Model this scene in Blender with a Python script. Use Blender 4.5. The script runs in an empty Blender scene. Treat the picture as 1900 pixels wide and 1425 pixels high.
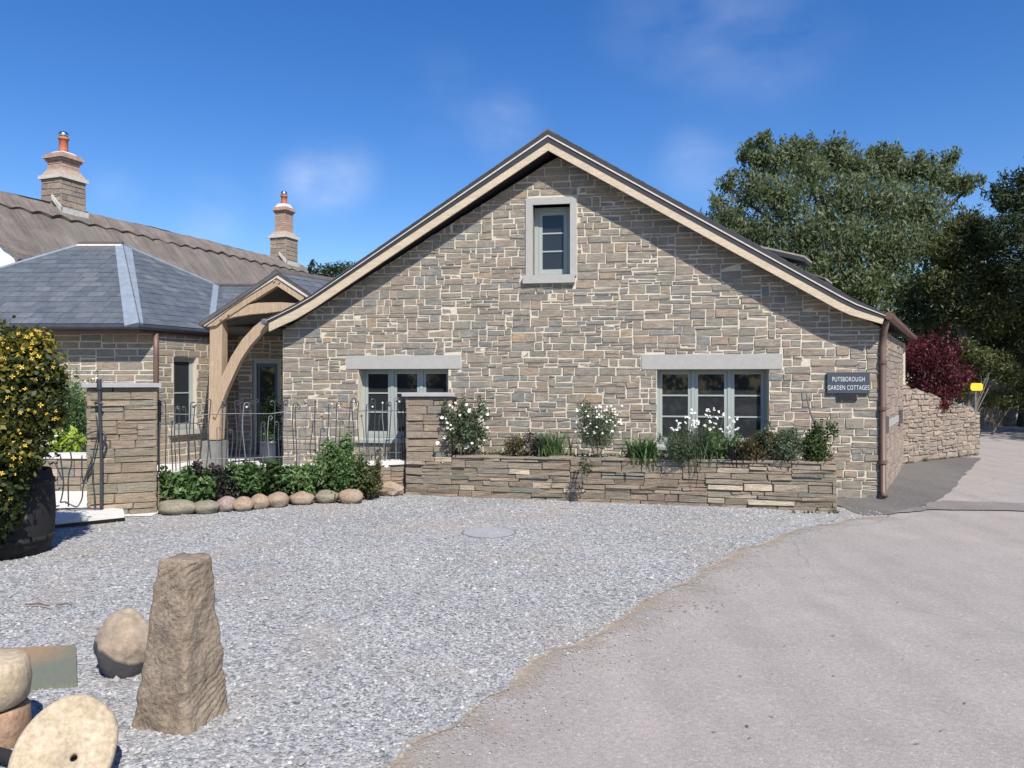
import bpy, bmesh, math, random
import numpy as np
from mathutils import Vector, noise
random.seed(7); np.random.seed(7)
R = math.radians
S = bpy.context.scene
COL = S.collection
# ------------------------------------------------------------------ camera, sky, sun, exposure
CAMH, FPX, HY = 1.65, 1400.0, 708.0
cam = bpy.data.objects.new('camera', bpy.data.cameras.new('camera')); COL.objects.link(cam)
cam.location = (0, 0, CAMH); cam.rotation_euler = (R(90), 0, 0)
cam.data.sensor_width = 36; cam.data.lens = 36*FPX/1900
cam.data.shift_y = -(712.5-HY)/1900; cam.data.clip_end = 2000; cam.data.clip_start = .05
S.camera = cam
SUNV = Vector((.38, -.92, 1.10)).normalized()          # towards the sun
w = bpy.data.worlds.new('World'); S.world = w; w.use_nodes = True
N, L = w.node_tree.nodes, w.node_tree.links
bg = N['Background']; bg.inputs[1].default_value = .10
sky = N.new('ShaderNodeTexSky'); sky.sky_type = 'NISHITA'; sky.sun_disc = False
sky.sun_elevation = math.asin(SUNV.z); sky.sun_rotation = math.atan2(SUNV.x, SUNV.y)
sky.altitude = 30; sky.air_density = 1.0; sky.dust_density = .35; sky.ozone_density = 3.0
tc = N.new('ShaderNodeTexCoord')
# thin clouds: soft patches in the sky, broken up by noise
def cloud_mask():
    nz = N.new('ShaderNodeTexNoise'); nz.inputs['Scale'].default_value = 11; nz.inputs['Detail'].default_value = 6
    mp = N.new('ShaderNodeMapping'); mp.inputs['Scale'].default_value = (1, 1, 1.9)
    L.new(tc.outputs['Generated'], mp.inputs[0]); L.new(mp.outputs[0], nz.inputs['Vector'])
    tot = None
    for (px, py, r, s) in ((600, 338, 105, .20), (655, 318, 80, .13), (550, 350, 80, .08), (935, 235, 105, .12), (1285, 305, 100, .12), (1360, 330, 90, .09), (1250, 30, 190, .08), (1420, 80, 190, .08), (820, 180, 120, .05),
                           (390, 400, 90, .12), (215, 350, 60, .1), (2300, 300, 240, .25), (-500, 250, 240, .25), (1000, -400, 260, .2)):
        v = Vector(((px-950)/FPX, 1, (HY-py)/FPX)).normalized()
        d = N.new('ShaderNodeVectorMath'); d.operation = 'DISTANCE'; d.inputs[1].default_value = v
        n2 = N.new('ShaderNodeVectorMath'); n2.operation = 'NORMALIZE'
        L.new(tc.outputs['Generated'], n2.inputs[0]); L.new(n2.outputs[0], d.inputs[0])
        m = N.new('ShaderNodeMapRange'); m.interpolation_type = 'SMOOTHERSTEP'
        m.inputs[1].default_value = 0; m.inputs[2].default_value = r/FPX; m.inputs[3].default_value = s; m.inputs[4].default_value = 0
        L.new(d.outputs['Value'], m.inputs[0])
        if tot is None: tot = m.outputs[0]
        else:
            a = N.new('ShaderNodeMath'); a.operation = 'ADD'; L.new(tot, a.inputs[0]); L.new(m.outputs[0], a.inputs[1]); tot = a.outputs[0]
    r_ = N.new('ShaderNodeMapRange'); r_.inputs[1].default_value = .3; r_.inputs[2].default_value = .68
    L.new(nz.outputs[0], r_.inputs[0])
    a = N.new('ShaderNodeMath'); a.operation = 'MULTIPLY'; L.new(tot, a.inputs[0]); L.new(r_.outputs[0], a.inputs[1])
    return a.outputs[0]
hs = N.new('ShaderNodeHueSaturation'); hs.inputs['Saturation'].default_value = 1.34; hs.inputs['Value'].default_value = 1.12; hs.inputs['Hue'].default_value = .512
L.new(sky.outputs[0], hs.inputs['Color'])
mx = N.new('ShaderNodeMix'); mx.data_type = 'RGBA'; mx.inputs[7].default_value = (7.6, 8.0, 9.0, 1)
L.new(cloud_mask(), mx.inputs[0]); L.new(hs.outputs[0], mx.inputs[6]); L.new(mx.outputs[2], bg.inputs[0])
sl = bpy.data.lights.new('sun', 'SUN'); sl.energy = 5.0; sl.angle = R(.5); sl.color = (1, .95, .88)
so = bpy.data.objects.new('sun', sl); COL.objects.link(so); so.rotation_euler = SUNV.to_track_quat('Z', 'Y').to_euler()
S.view_settings.view_transform = 'Standard'; S.view_settings.look = 'None'; S.view_settings.exposure = .5; S.view_settings.gamma = 1
S.view_settings.use_curve_mapping = False
S.cycles.use_denoising = True
S.cycles.max_bounces = 6; S.cycles.diffuse_bounces = 3; S.cycles.transparent_max_bounces = 6

# ------------------------------------------------------------------ helpers
def at(px, py, D): return Vector(((px-950)/FPX*D, D, CAMH+(HY-py)/FPX*D))
def gnd(px, py, z=0.0):
    D = (CAMH-z)*FPX/(py-HY); return Vector(((px-950)/FPX*D, D, z))
Z = Vector((0, 0, 1))
class Fr:                                                # an orthonormal plane frame
    def __init__(s, o, u, v=None):
        s.o = Vector(o); s.u = Vector(u).normalized()
        v = Z if v is None else Vector(v)
        s.v = (v-s.u*v.dot(s.u)).normalized(); s.n = s.u.cross(s.v)
    def p(s, a, b, c=0): return s.o+s.u*a+s.v*b+s.n*c
    def q(s, P): d = Vector(P)-s.o; return (d.dot(s.u), d.dot(s.v))
    def px(s, x, y):
        r = Vector(((x-950)/FPX, 1, (HY-y)/FPX)); c = Vector((0, 0, CAMH))
        t = (s.o-c).dot(s.n)/r.dot(s.n); return s.q(c+r*t)
    def off(s, c): f = Fr(s.o+s.n*c, s.u, s.v); return f
class MB:
    def __init__(s): s.v = []; s.f = []; s.t = []
    def add(s, vs, fs, t=0.5):
        b = len(s.v); s.v += [tuple(x) for x in vs]; s.f += [tuple(i+b for i in f) for f in fs]
        s.t += [t]*len(vs)
    def box(s, c, h, t=.5, rz=0):
        c = Vector(c); cs, sn = math.cos(rz), math.sin(rz); vs = []
        for z in (-1, 1):
            for x, y in ((-1, -1), (1, -1), (1, 1), (-1, 1)):
                X, Y = x*h[0], y*h[1]; vs.append(c+Vector((X*cs-Y*sn, X*sn+Y*cs, z*h[2])))
        s.add(vs, [(0, 3, 2, 1), (4, 5, 6, 7), (0, 1, 5, 4), (1, 2, 6, 5), (2, 3, 7, 6), (3, 0, 4, 7)], t)
    def fbox(s, F, a0, a1, b0, b1, c0, c1, t=.5):
        vs = [F.p(a, b, c) for c in (c0, c1) for a, b in ((a0, b0), (a1, b0), (a1, b1), (a0, b1))]
        s.add(vs, [(0, 3, 2, 1), (4, 5, 6, 7), (0, 1, 5, 4), (1, 2, 6, 5), (2, 3, 7, 6), (3, 0, 4, 7)], t)
    def strip(s, up, lo, vec, t=.5):
        vec = Vector(vec); n = len(up); vs = []
        for k in range(n): vs += [Vector(up[k]), Vector(lo[k]), Vector(up[k])+vec, Vector(lo[k])+vec]
        fs = []
        for k in range(n-1):
            a, b = 4*k, 4*k+4
            fs += [(a, a+1, b+1, b), (a+2, b+2, b+3, a+3), (a, b, b+2, a+2), (a+1, a+3, b+3, b+1)]
        e = 4*(n-1); fs += [(0, 2, 3, 1), (e, e+1, e+3, e+2)]
        s.add(vs, fs, t)
    def poly(s, pts, vec, t=.5):                         # closed prism of a planar polygon
        n = len(pts); vec = Vector(vec); vs = [Vector(p) for p in pts]+[Vector(p)+vec for p in pts]
        s.add(vs, [tuple(range(n))[::-1], tuple(range(n, 2*n))]+[(i, (i+1) % n, n+(i+1) % n, n+i) for i in range(n)], t)
    def tube(s, pts, r, n=6, t=.5, cap=True):
        pts = [Vector(p) for p in pts]; m = len(pts); rr = r if isinstance(r, (list, tuple)) else [r]*m
        vs = []; prev = None
        for i, p in enumerate(pts):
            d = (pts[min(i+1, m-1)]-pts[max(i-1, 0)]).normalized()
            if prev is None: a = d.orthogonal().normalized()
            else: a = (prev-d*prev.dot(d)).normalized()
            prev = a; b = d.cross(a)
            for k in range(n):
                th = 2*math.pi*k/n; vs.append(p+(a*math.cos(th)+b*math.sin(th))*rr[i])
        fs = [(i*n+k, i*n+(k+1) % n, (i+1)*n+(k+1) % n, (i+1)*n+k) for i in range(m-1) for k in range(n)]
        if cap: fs += [tuple(range(n))[::-1], tuple(range((m-1)*n, m*n))]
        s.add(vs, fs, t)
    def lathe(s, c, prof, n=16, t=.5, sq=False):
        c = Vector(c); vs = []
        for r, z in prof:
            for k in range(n):
                th = 2*math.pi*(k+.5)/n; vs.append(c+Vector((r*math.cos(th), r*math.sin(th), z)))
        m = len(prof)
        fs = [(i*n+k, i*n+(k+1) % n, (i+1)*n+(k+1) % n, (i+1)*n+k) for i in range(m-1) for k in range(n)]
        fs += [tuple(range(n))[::-1], tuple(range((m-1)*n, m*n))]
        s.add(vs, fs, t)
    def piece(s, F, poly, c0, c1, bev, jit, t=.5, jd=.003):   # one laid stone: sides, chamfer and uneven face
        n = len(poly); cx = sum(p[0] for p in poly)/n; cy = sum(p[1] for p in poly)/n
        ring = [(p[0]+random.uniform(-jit, jit), p[1]+random.uniform(-jit, jit)) for p in poly]
        vs = [F.p(a, b, c0) for a, b in ring]+[F.p(a, b, c1-bev*.7+random.uniform(-jd, jd)*.5) for a, b in ring]
        for a, b in ring:
            dx, dy = cx-a, cy-b; l = math.hypot(dx, dy) or 1
            k = min(bev*1.4, l*.4)/l; vs.append(F.p(a+dx*k, b+dy*k, c1+random.uniform(-jd, jd)))
        fs = [(i, (i+1) % n, n+(i+1) % n, n+i) for i in range(n)]+[(n+i, n+(i+1) % n, 2*n+(i+1) % n, 2*n+i) for i in range(n)]
        fs.append(tuple(range(2*n, 3*n))); s.add(vs, fs, t)
    def build(s, name, mat, parent=None, smooth=False, origin=None):
        o0 = Vector(origin) if origin is not None else (root_loc(parent) if parent is not None else Vector((0, 0, 0)))
        me = bpy.data.meshes.new(name)
        me.from_pydata([(x[0]-o0.x, x[1]-o0.y, x[2]-o0.z) for x in s.v], [], s.f)
        a = me.attributes.new('tint', 'FLOAT', 'POINT'); a.data.foreach_set('value', s.t)
        if smooth: me.polygons.foreach_set('use_smooth', [True]*len(me.polygons))
        me.materials.append(mat); me.update()
        o = bpy.data.objects.new(name, me); COL.objects.link(o)
        if parent is not None: o.parent = parent
        else: o.location = o0
        return o
def root_loc(o):
    v = Vector((0, 0, 0))
    while o is not None: v = v+o.location; o = o.parent
    return v
def tag(o, label=None, cat=None, group=None, kind=None):
    if label: o['label'] = label
    if cat: o['category'] = cat
    if group: o['group'] = group
    if kind: o['kind'] = kind
    return o
def thing(name, loc, label, cat, group=None):
    o = bpy.data.objects.new(name, None); o.location = loc; o.empty_display_size = .2; COL.objects.link(o)
    return tag(o, label, cat, group)
def clip(poly, region):                                  # convex clip, region counter-clockwise
    out = poly
    for i in range(len(region)):
        a, b = region[i], region[(i+1) % len(region)]; inp, out = out, []
        if not inp: return []
        def side(p): return (b[0]-a[0])*(p[1]-a[1])-(b[1]-a[1])*(p[0]-a[0])
        for j in range(len(inp)):
            p, q = inp[j], inp[(j+1) % len(inp)]; sp, sq = side(p), side(q)
            if sp >= 0: out.append(p)
            if (sp >= 0) != (sq >= 0):
                k = sp/(sp-sq); out.append((p[0]+(q[0]-p[0])*k, p[1]+(q[1]-p[1])*k))
    res = []
    for p in out:
        if not res or math.hypot(p[0]-res[-1][0], p[1]-res[-1][1]) > .006: res.append(p)
    if len(res) > 2 and math.hypot(res[0][0]-res[-1][0], res[0][1]-res[-1][1]) < .006: res.pop()
    return res if len(res) > 2 else []
def area(p): return abs(sum(p[i][0]*p[(i+1) % len(p)][1]-p[(i+1) % len(p)][0]*p[i][1] for i in range(len(p))))/2
def ccw(p):
    s_ = sum(p[i][0]*p[(i+1) % len(p)][1]-p[(i+1) % len(p)][0]*p[i][1] for i in range(len(p)))
    return p if s_ > 0 else p[::-1]

# ------------------------------------------------------------------ materials
def newmat(name):
    m = bpy.data.materials.new(name); m.use_nodes = True; nt = m.node_tree
    return m, nt.nodes, nt.links, nt.nodes['Principled BSDF']
def ramp(N, L, src, cols, const=False):
    r = N.new('ShaderNodeValToRGB'); e = r.color_ramp.elements
    if const: r.color_ramp.interpolation = 'CONSTANT'
    while len(e) < len(cols): e.new(.5)
    for i, c in enumerate(cols):
        e[i].position = (i/len(cols) if const else i/(len(cols)-1)); e[i].color = (*c, 1)
    L.new(src, r.inputs[0]); return r.outputs[0]
def noisef(N, L, scale, mp=(1, 1, 1), detail=5, rough=.6, coord='Object', rot=(0, 0, 0)):
    t = N.new('ShaderNodeTexCoord'); m = N.new('ShaderNodeMapping'); m.inputs['Scale'].default_value = mp; m.inputs['Rotation'].default_value = rot
    n = N.new('ShaderNodeTexNoise'); n.inputs['Scale'].default_value = scale; n.inputs['Detail'].default_value = detail; n.inputs['Roughness'].default_value = rough
    L.new(t.outputs[coord], m.inputs[0]); L.new(m.outputs[0], n.inputs['Vector']); return n.outputs[0]
def mulv(N, L, col, fac, lo, hi, a=.3, b=.7):
    r = N.new('ShaderNodeMapRange'); r.inputs[1].default_value = a; r.inputs[2].default_value = b; r.inputs[3].default_value = lo; r.inputs[4].default_value = hi
    L.new(fac, r.inputs[0]); v = N.new('ShaderNodeVectorMath'); v.operation = 'SCALE'; L.new(col, v.inputs[0]); L.new(r.outputs[0], v.inputs['Scale']); return v.outputs[0]
def mixc(N, L, fac, a, b):
    m = N.new('ShaderNodeMix'); m.data_type = 'RGBA'
    if isinstance(fac, (int, float)): m.inputs[0].default_value = fac
    else: L.new(fac, m.inputs[0])
    for i, c in ((6, a), (7, b)):
        if isinstance(c, tuple): m.inputs[i].default_value = (*c, 1)
        else: L.new(c, m.inputs[i])
    return m.outputs[2]
def step(N, L, fac, a, b, lo=0, hi=1):
    r = N.new('ShaderNodeMapRange'); r.inputs[1].default_value = a; r.inputs[2].default_value = b; r.inputs[3].default_value = lo; r.inputs[4].default_value = hi
    L.new(fac, r.inputs[0]); return r.outputs[0]
def bump(N, L, bs, h, dist=.01, st=.6):
    b = N.new('ShaderNodeBump'); b.inputs['Strength'].default_value = st; b.inputs['Distance'].default_value = dist
    L.new(h, b.inputs['Height']); L.new(b.outputs[0], bs.inputs['Normal'])
def tinted(name, cols, streak=(3, 3, 26), sc=3, lo=.7, hi=1.25, rough=.85, bd=.006, patch=None, fine=60):
    m, N, L, B = newmat(name); a = N.new('ShaderNodeAttribute'); a.attribute_name = 'tint'
    c = ramp(N, L, a.outputs['Fac'], cols)
    n1 = noisef(N, L, sc, streak); c = mulv(N, L, c, n1, lo, hi)
    n2 = noisef(N, L, fine, (1, 1, 1), 3); c = mulv(N, L, c, n2, .85, 1.15)
    if patch:
        n3 = noisef(N, L, patch[0], (1, 1, 1), 4); c = mixc(N, L, step(N, L, n3, patch[2], patch[2]+.12, 0, patch[3]), c, patch[1])
    L.new(c, B.inputs['Base Color']); B.inputs['Roughness'].default_value = rough
    ad = N.new('ShaderNodeMath'); ad.operation = 'ADD'; L.new(n1, ad.inputs[0]); L.new(n2, ad.inputs[1])
    bump(N, L, B, ad.outputs[0], bd, .7); return m
def plain(name, col, rough=.6, var=.12, sc=8, mp=(1, 1, 1), metal=0, bd=.002, spec=.5, fine=False):
    m, N, L, B = newmat(name); rgb = N.new('ShaderNodeRGB'); rgb.outputs[0].default_value = (*col, 1)
    n = noisef(N, L, sc, mp); c = mulv(N, L, rgb.outputs[0], n, 1-var, 1+var)
    if fine: n4 = noisef(N, L, sc*9, mp, 3); c = mulv(N, L, c, n4, 1-var*.8, 1+var*.8)
    L.new(c, B.inputs['Base Color']); B.inputs['Roughness'].default_value = rough; B.inputs['Metallic'].default_value = metal
    B.inputs['Specular IOR Level'].default_value = spec
    if bd: bump(N, L, B, n, bd, .5)
    return m
def leafmat(name, cols, trans=.35, rough=.5):
    m, N, L, B = newmat(name); a = N.new('ShaderNodeAttribute'); a.attribute_name = 'tint'
    c = ramp(N, L, a.outputs['Fac'], cols); L.new(c, B.inputs['Base Color']); B.inputs['Roughness'].default_value = rough
    B.inputs['Specular IOR Level'].default_value = .3
    t = N.new('ShaderNodeBsdfTranslucent'); L.new(c, t.inputs[0]); x = N.new('ShaderNodeMixShader'); x.inputs[0].default_value = trans
    L.new(B.outputs[0], x.inputs[1]); L.new(t.outputs[0], x.inputs[2]); L.new(x.outputs[0], N['Material Output'].inputs[0]); return m
M = {}
M['wallstone'] = tinted('squared_stone', [(.17, .165, .142), (.235, .195, .15), (.20, .185, .148), (.255, .212, .158), (.215, .19, .158), (.275, .21, .15), (.225, .193, .152), (.172, .174, .162), (.24, .205, .148), (.26, .20, .155), (.208, .192, .158), (.32, .225, .135)], patch=(7, (.34, .29, .22), .56, .5), lo=.6, hi=1.3)
M['mortar'] = plain('lime_mortar', (.52, .465, .37), .95, .12, 30, bd=.004, fine=True)
M['drystone'] = tinted('dry_stone', [(.18, .16, .12), (.235, .185, .13), (.205, .16, .12), (.265, .21, .145), (.175, .172, .142), (.235, .182, .135), (.21, .185, .14), (.28, .21, .145), (.22, .19, .15), (.48, .39, .28)], lo=.62, hi=1.25, bd=.012, patch=(5, (.20, .195, .14), .56, .5))
M['drycore'] = plain('earth_packing', (.10, .085, .065), 1, .3, 20)
M['rubble'] = tinted('rubble_stone', [(.24, .19, .15), (.30, .235, .185), (.215, .18, .15), (.34, .27, .205), (.27, .195, .15)], streak=(4, 4, 10), bd=.02, patch=(3, (.42, .31, .2), .6, .6))
M['rubblemortar'] = plain('rubble_mortar', (.32, .265, .205), 1, .25, 12, bd=.02, fine=True)
M['slate'] = tinted('slate', [(.070, .083, .098), (.098, .107, .117), (.083, .094, .108), (.12, .128, .136), (.078, .09, .10)], streak=(2, 2, 2), sc=3, lo=.78, hi=1.2, rough=.5, bd=.004)
M['lead'] = plain('lead', (.20, .235, .27), .45, .15, 6, bd=.004, fine=True)
M['oak'] = tinted('oak', [(.32, .225, .145), (.40, .29, .19), (.355, .255, .165)], streak=(14, 14, 1.6), sc=3, lo=.8, hi=1.15, bd=.004, rough=.65)
M['barge'] = tinted('pale_timber', [(.43, .345, .24), (.49, .40, .285), (.46, .37, .255)], streak=(1.5, 1.5, 12), sc=3, lo=.85, hi=1.12, bd=.002, rough=.6)
M['dark'] = plain('dark_undercloak', (.085, .075, .068), .8, .2)
M['verge'] = plain('verge_mortar', (.50, .45, .40), .9, .15, 20)
M['dressed'] = plain('dressed_stone', (.33, .32, .295), .85, .06, 14, bd=.002, fine=True)
M['frame'] = plain('painted_frame', (.30, .33, .305), .45, .04, 4, bd=0)
M['flash'] = plain('chimney_flashing', (.42, .41, .38), .8, .2, 9)
M['edge'] = plain('black_undercloak', (.022, .022, .026), .7, .2)
M['padstone'] = plain('grey_padstone', (.17, .165, .15), .9, .15, 9)
M['brown'] = plain('brown_metal', (.14, .075, .055), .5, .15, 5)
M['copper'] = plain('brown_pipe', (.13, .08, .062), .5, .12, 5)
m, n_, l_, B = newmat('window_glass'); B.inputs['Base Color'].default_value = (.022, .025, .027, 1); B.inputs['Roughness'].default_value = .03; B.inputs['IOR'].default_value = 1.5; B.inputs['Specular IOR Level'].default_value = .5
nn = noisef(n_, l_, 1.3, detail=1); bump(n_, l_, B, nn, .02, .12); M['glass'] = m
M['curtain'] = plain('net_curtain', (.06, .062, .062), .9, .3, 9, (8, 8, .4))
M['render'] = plain('white_render', (.80, .79, .76), .9, .04, 5)
M['iron'] = plain('wrought_iron', (.05, .055, .065), .45, .2, 9, metal=.3)
M['irongrey'] = plain('galvanised_iron', (.20, .21, .22), .45, .3, 9, metal=.4)
M['petal'] = plain('white_petal', (.70, .69, .63), .6, .05, 5, bd=0)
M['goldpetal'] = plain('gold_petal', (.60, .40, .05), .6, .35, 30, bd=0)
M['stem'] = plain('plant_stem', (.10, .13, .05), .7, .2, 5, bd=0)
M['bark'] = plain('bark', (.13, .11, .085), .95, .3, 6, (1, 1, .3), bd=.02)
M['soil'] = plain('soil', (.085, .06, .042), 1, .3, 12, bd=.03)
M['coping'] = plain('pale_coping', (.55, .53, .49), .85, .08, 8, bd=.003, fine=True)
M['paving'] = plain('pale_paving', (.60, .57, .52), .9, .1, 3, bd=.003, fine=True)
M['brick'] = tinted('old_brick', [(.36, .22, .17), (.42, .27, .21), (.33, .23, .19), (.45, .31, .25)], streak=(4, 4, 4), bd=.01)
M['pot'] = plain('terracotta', (.42, .13, .07), .7, .15, 9)
M['steel'] = plain('steel_cowl', (.6, .62, .64), .22, .1, 9, metal=1)
M['bluepot'] = plain('dark_glazed_pot', (.045, .055, .075), .35, .15, 5)
M['signboard'] = plain('slate_sign', (.045, .055, .07), .45, .12, 9, bd=.001)
M['letter'] = plain('sign_lettering', (.55, .58, .6), .5, .05, 5, bd=0)
M['yellow'] = plain('yellow_sign', (.80, .50, .03), .5, .05, 5, bd=0)
M['blackpaint'] = plain('black_stain', (.009, .009, .010), .85, .2, 8)
def stonemat(name, c1, c2, c3, sc=5, bd=.02, stain=None):
    m, N, L, B = newmat(name); n1 = noisef(N, L, sc, detail=8); n2 = noisef(N, L, sc*8, detail=6)
    c = ramp(N, L, step(N, L, n1, .3, .7), [c1, c2, c3]); c = mulv(N, L, c, n2, .75, 1.22)
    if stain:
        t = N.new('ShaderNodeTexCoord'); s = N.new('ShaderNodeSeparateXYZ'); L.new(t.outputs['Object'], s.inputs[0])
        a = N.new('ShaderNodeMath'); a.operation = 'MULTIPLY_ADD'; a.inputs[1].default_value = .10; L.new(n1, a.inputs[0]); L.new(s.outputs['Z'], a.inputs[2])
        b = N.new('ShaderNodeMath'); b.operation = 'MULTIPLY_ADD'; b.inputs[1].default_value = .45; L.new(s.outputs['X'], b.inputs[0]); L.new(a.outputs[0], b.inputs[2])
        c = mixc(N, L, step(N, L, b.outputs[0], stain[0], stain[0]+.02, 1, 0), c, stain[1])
    L.new(c, B.inputs['Base Color']); B.inputs['Roughness'].default_value = .9; bump(N, L, B, n2, bd, .6); return m
M['granite'] = stonemat('weathered_gritstone', (.16, .122, .086), (.215, .168, .12), (.275, .218, .158), 6, .03)
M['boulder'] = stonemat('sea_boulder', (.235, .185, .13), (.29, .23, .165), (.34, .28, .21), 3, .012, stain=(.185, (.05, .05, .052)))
M['cobble'] = stonemat('rounded_cobble', (.22, .155, .105), (.29, .21, .145), (.27, .23, .18), 4, .012)
M['cobblegrey'] = stonemat('green_grey_cobble', (.15, .145, .105), (.20, .18, .125), (.23, .205, .155), 4, .012)
M['cobblepurple'] = stonemat('purple_cobble', (.21, .155, .145), (.27, .20, .18), (.25, .22, .2), 4, .012)
M['palestone'] = stonemat('pale_sandstone', (.34, .265, .17), (.41, .33, .225), (.48, .395, .28), 5, .008)
M['pinkstone'] = stonemat('pink_sandstone', (.25, .145, .09), (.31, .19, .12), (.37, .25, .17), 5, .01)
# ---- ground materials
def gravel_mat():
    m, N, L, B = newmat('crushed_gravel'); t = N.new('ShaderNodeTexCoord')
    v = N.new('ShaderNodeTexVoronoi'); v.inputs['Scale'].default_value = 55; L.new(t.outputs['Object'], v.inputs['Vector'])
    sp = N.new('ShaderNodeSeparateColor'); L.new(v.outputs['Color'], sp.inputs[0])
    c = ramp(N, L, sp.outputs[0], [(.10, .105, .108), (.19, .195, .197), (.27, .272, .27), (.34, .335, .325), (.48, .465, .44)])
    n1 = noisef(N, L, .8, detail=4); c = mulv(N, L, c, n1, .85, 1.12)
    n2 = noisef(N, L, 1.1, detail=3, rot=(0, 0, 1)); c = mixc(N, L, step(N, L, n2, .48, .68, 0, .6), c, (.30, .25, .20))
    L.new(c, B.inputs['Base Color']); B.inputs['Roughness'].default_value = .9
    iv = N.new('ShaderNodeMath'); iv.operation = 'SUBTRACT'; iv.inputs[0].default_value = 1; L.new(v.outputs['Distance'], iv.inputs[1])
    bump(N, L, B, iv.outputs[0], .012, .8); return m
M['gravel'] = gravel_mat()
M['pebble'] = tinted('gravel_stone', [(.17, .176, .18), (.23, .237, .242), (.30, .308, .31), (.25, .258, .262), (.345, .35, .35), (.20, .206, .21), (.365, .365, .355), (.29, .272, .24), (.46, .455, .43)], streak=(1, 1, 1), sc=20, bd=.002, lo=.85, hi=1.15)
def tarmac(name, base, patchc, warm, amt=.5, lo=.88):
    m, N, L, B = newmat(name); rgb = N.new('ShaderNodeRGB'); rgb.outputs[0].default_value = (*base, 1)
    n0 = noisef(N, L, .35, (1, .35, 1), 4, .55, rot=(0, 0, -.7)); c = mixc(N, L, step(N, L, n0, .38, .68, 0, amt), rgb.outputs[0], patchc)
    n3 = noisef(N, L, 1.3, (1, 1, 1), 6); c = mixc(N, L, step(N, L, n3, .55, .75, 0, amt*.8), c, warm)
    n1 = noisef(N, L, 110, detail=3, rough=.7); c = mulv(N, L, c, n1, .78, 1.22)
    n4 = noisef(N, L, 34, detail=4); c = mulv(N, L, c, n4, lo, 2-lo)
    n5 = noisef(N, L, 2.4, (1, 1, 1), 3); c = mulv(N, L, c, n5, .93, 1.07)
    v = N.new('ShaderNodeTexVoronoi'); v.inputs['Scale'].default_value = 9; t = N.new('ShaderNodeTexCoord'); L.new(t.outputs['Object'], v.inputs['Vector'])
    c = mixc(N, L, step(N, L, v.outputs['Distance'], .03, .05, .35, 0), c, (.12, .10, .08))
    v2 = N.new('ShaderNodeTexVoronoi'); v2.inputs['Scale'].default_value = 70; L.new(t.outputs['Object'], v2.inputs['Vector']); sc_ = N.new('ShaderNodeSeparateColor'); L.new(v2.outputs['Color'], sc_.inputs[0])
    c = mulv(N, L, c, sc_.outputs[0], .92, 1.08, 0, 1); c = mixc(N, L, step(N, L, sc_.outputs[1], .965, .97, 0, .3), c, (.5, .47, .43))
    n7 = noisef(N, L, 1.0, (2.2, .12, 1), 3, .5, rot=(0, 0, -.55)); c = mulv(N, L, c, n7, .92, 1.07)
    vc = N.new('ShaderNodeTexVoronoi'); vc.feature = 'DISTANCE_TO_EDGE'; vc.inputs['Scale'].default_value = .33; mm = N.new('ShaderNodeMix'); mm.data_type = 'VECTOR'; mm.inputs[0].default_value = .12
    nw = N.new('ShaderNodeTexNoise'); nw.inputs['Scale'].default_value = 3; L.new(t.outputs['Object'], mm.inputs[4]); L.new(nw.outputs['Color'], mm.inputs[5]); L.new(t.outputs['Object'], nw.inputs['Vector']); L.new(mm.outputs[1], vc.inputs['Vector'])
    cm = N.new('ShaderNodeMath'); cm.operation = 'MULTIPLY'; L.new(step(N, L, vc.outputs['Distance'], .0015, .003, .3, 0), cm.inputs[0]); L.new(step(N, L, n0, .45, .55), cm.inputs[1]); c = mixc(N, L, cm.outputs[0], c, (.10, .09, .08))
    L.new(c, B.inputs['Base Color']); B.inputs['Roughness'].default_value = .92; bump(N, L, B, n1, .006, .7); return m
M['tarmac'] = tarmac('pinkish_tarmac', (.290, .256, .230), (.270, .250, .228), (.31, .27, .228))
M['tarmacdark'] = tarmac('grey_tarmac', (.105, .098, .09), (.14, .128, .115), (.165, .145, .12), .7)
M['tarmacworn'] = tarmac('worn_tarmac', (.175, .158, .145), (.20, .18, .165), (.15, .135, .12), .7)
M['sand'] = tarmac('sandy_edge', (.33, .26, .185), (.27, .225, .17), (.25, .205, .15), .6, .8)
M['grass'] = plain('rough_grass', (.085, .10, .035), 1, .35, 2, bd=.05, fine=True)
M['verge_grass'] = plain('dry_verge', (.19, .16, .08), 1, .35, 4, bd=.05, fine=True)
M['thatch'] = tinted('weathered_thatch', [(.105, .09, .078), (.18, .15, .13)], streak=(1, 1, 1), sc=1.6, lo=.72, hi=1.25, rough=1, bd=.03, patch=(1.2, (.14, .13, .10), .52, .6), fine=26)
M['thatchridge'] = tinted('thatch_ridge', [(.12, .10, .086), (.195, .162, .138)], streak=(1, 1, 1), sc=2.4, rough=1, bd=.03, fine=30)
# ---- leaves
M['leaf_ash'] = leafmat('leaf_big_tree', [(.06, .085, .032), (.105, .14, .058), (.16, .195, .092), (.25, .28, .18)], .5)
M['leaf_dark'] = leafmat('leaf_evergreen', [(.020, .032, .013), (.038, .056, .022), (.068, .09, .038)], .35)
M['leaf_olive'] = leafmat('leaf_olive', [(.04, .055, .017), (.08, .095, .030), (.15, .155, .055)])
M['leaf_hedge'] = leafmat('leaf_undergrowth', [(.022, .040, .012), (.045, .075, .022), (.085, .125, .038)])
M['leaf_gold'] = leafmat('leaf_gold', [(.014, .026, .007), (.030, .044, .011), (.065, .078, .016), (.22, .18, .028), (.55, .40, .055)], .3)
M['leaf_red'] = leafmat('leaf_red', [(.025, .008, .012), (.07, .014, .018), (.17, .028, .032)])
M['leaf_bed'] = leafmat('leaf_bed', [(.028, .06, .02), (.065, .125, .04), (.12, .20, .065), (.22, .30, .13)])
M['leaf_grey'] = leafmat('leaf_greygreen', [(.05, .08, .04), (.09, .12, .065), (.15, .18, .11)])
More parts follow.
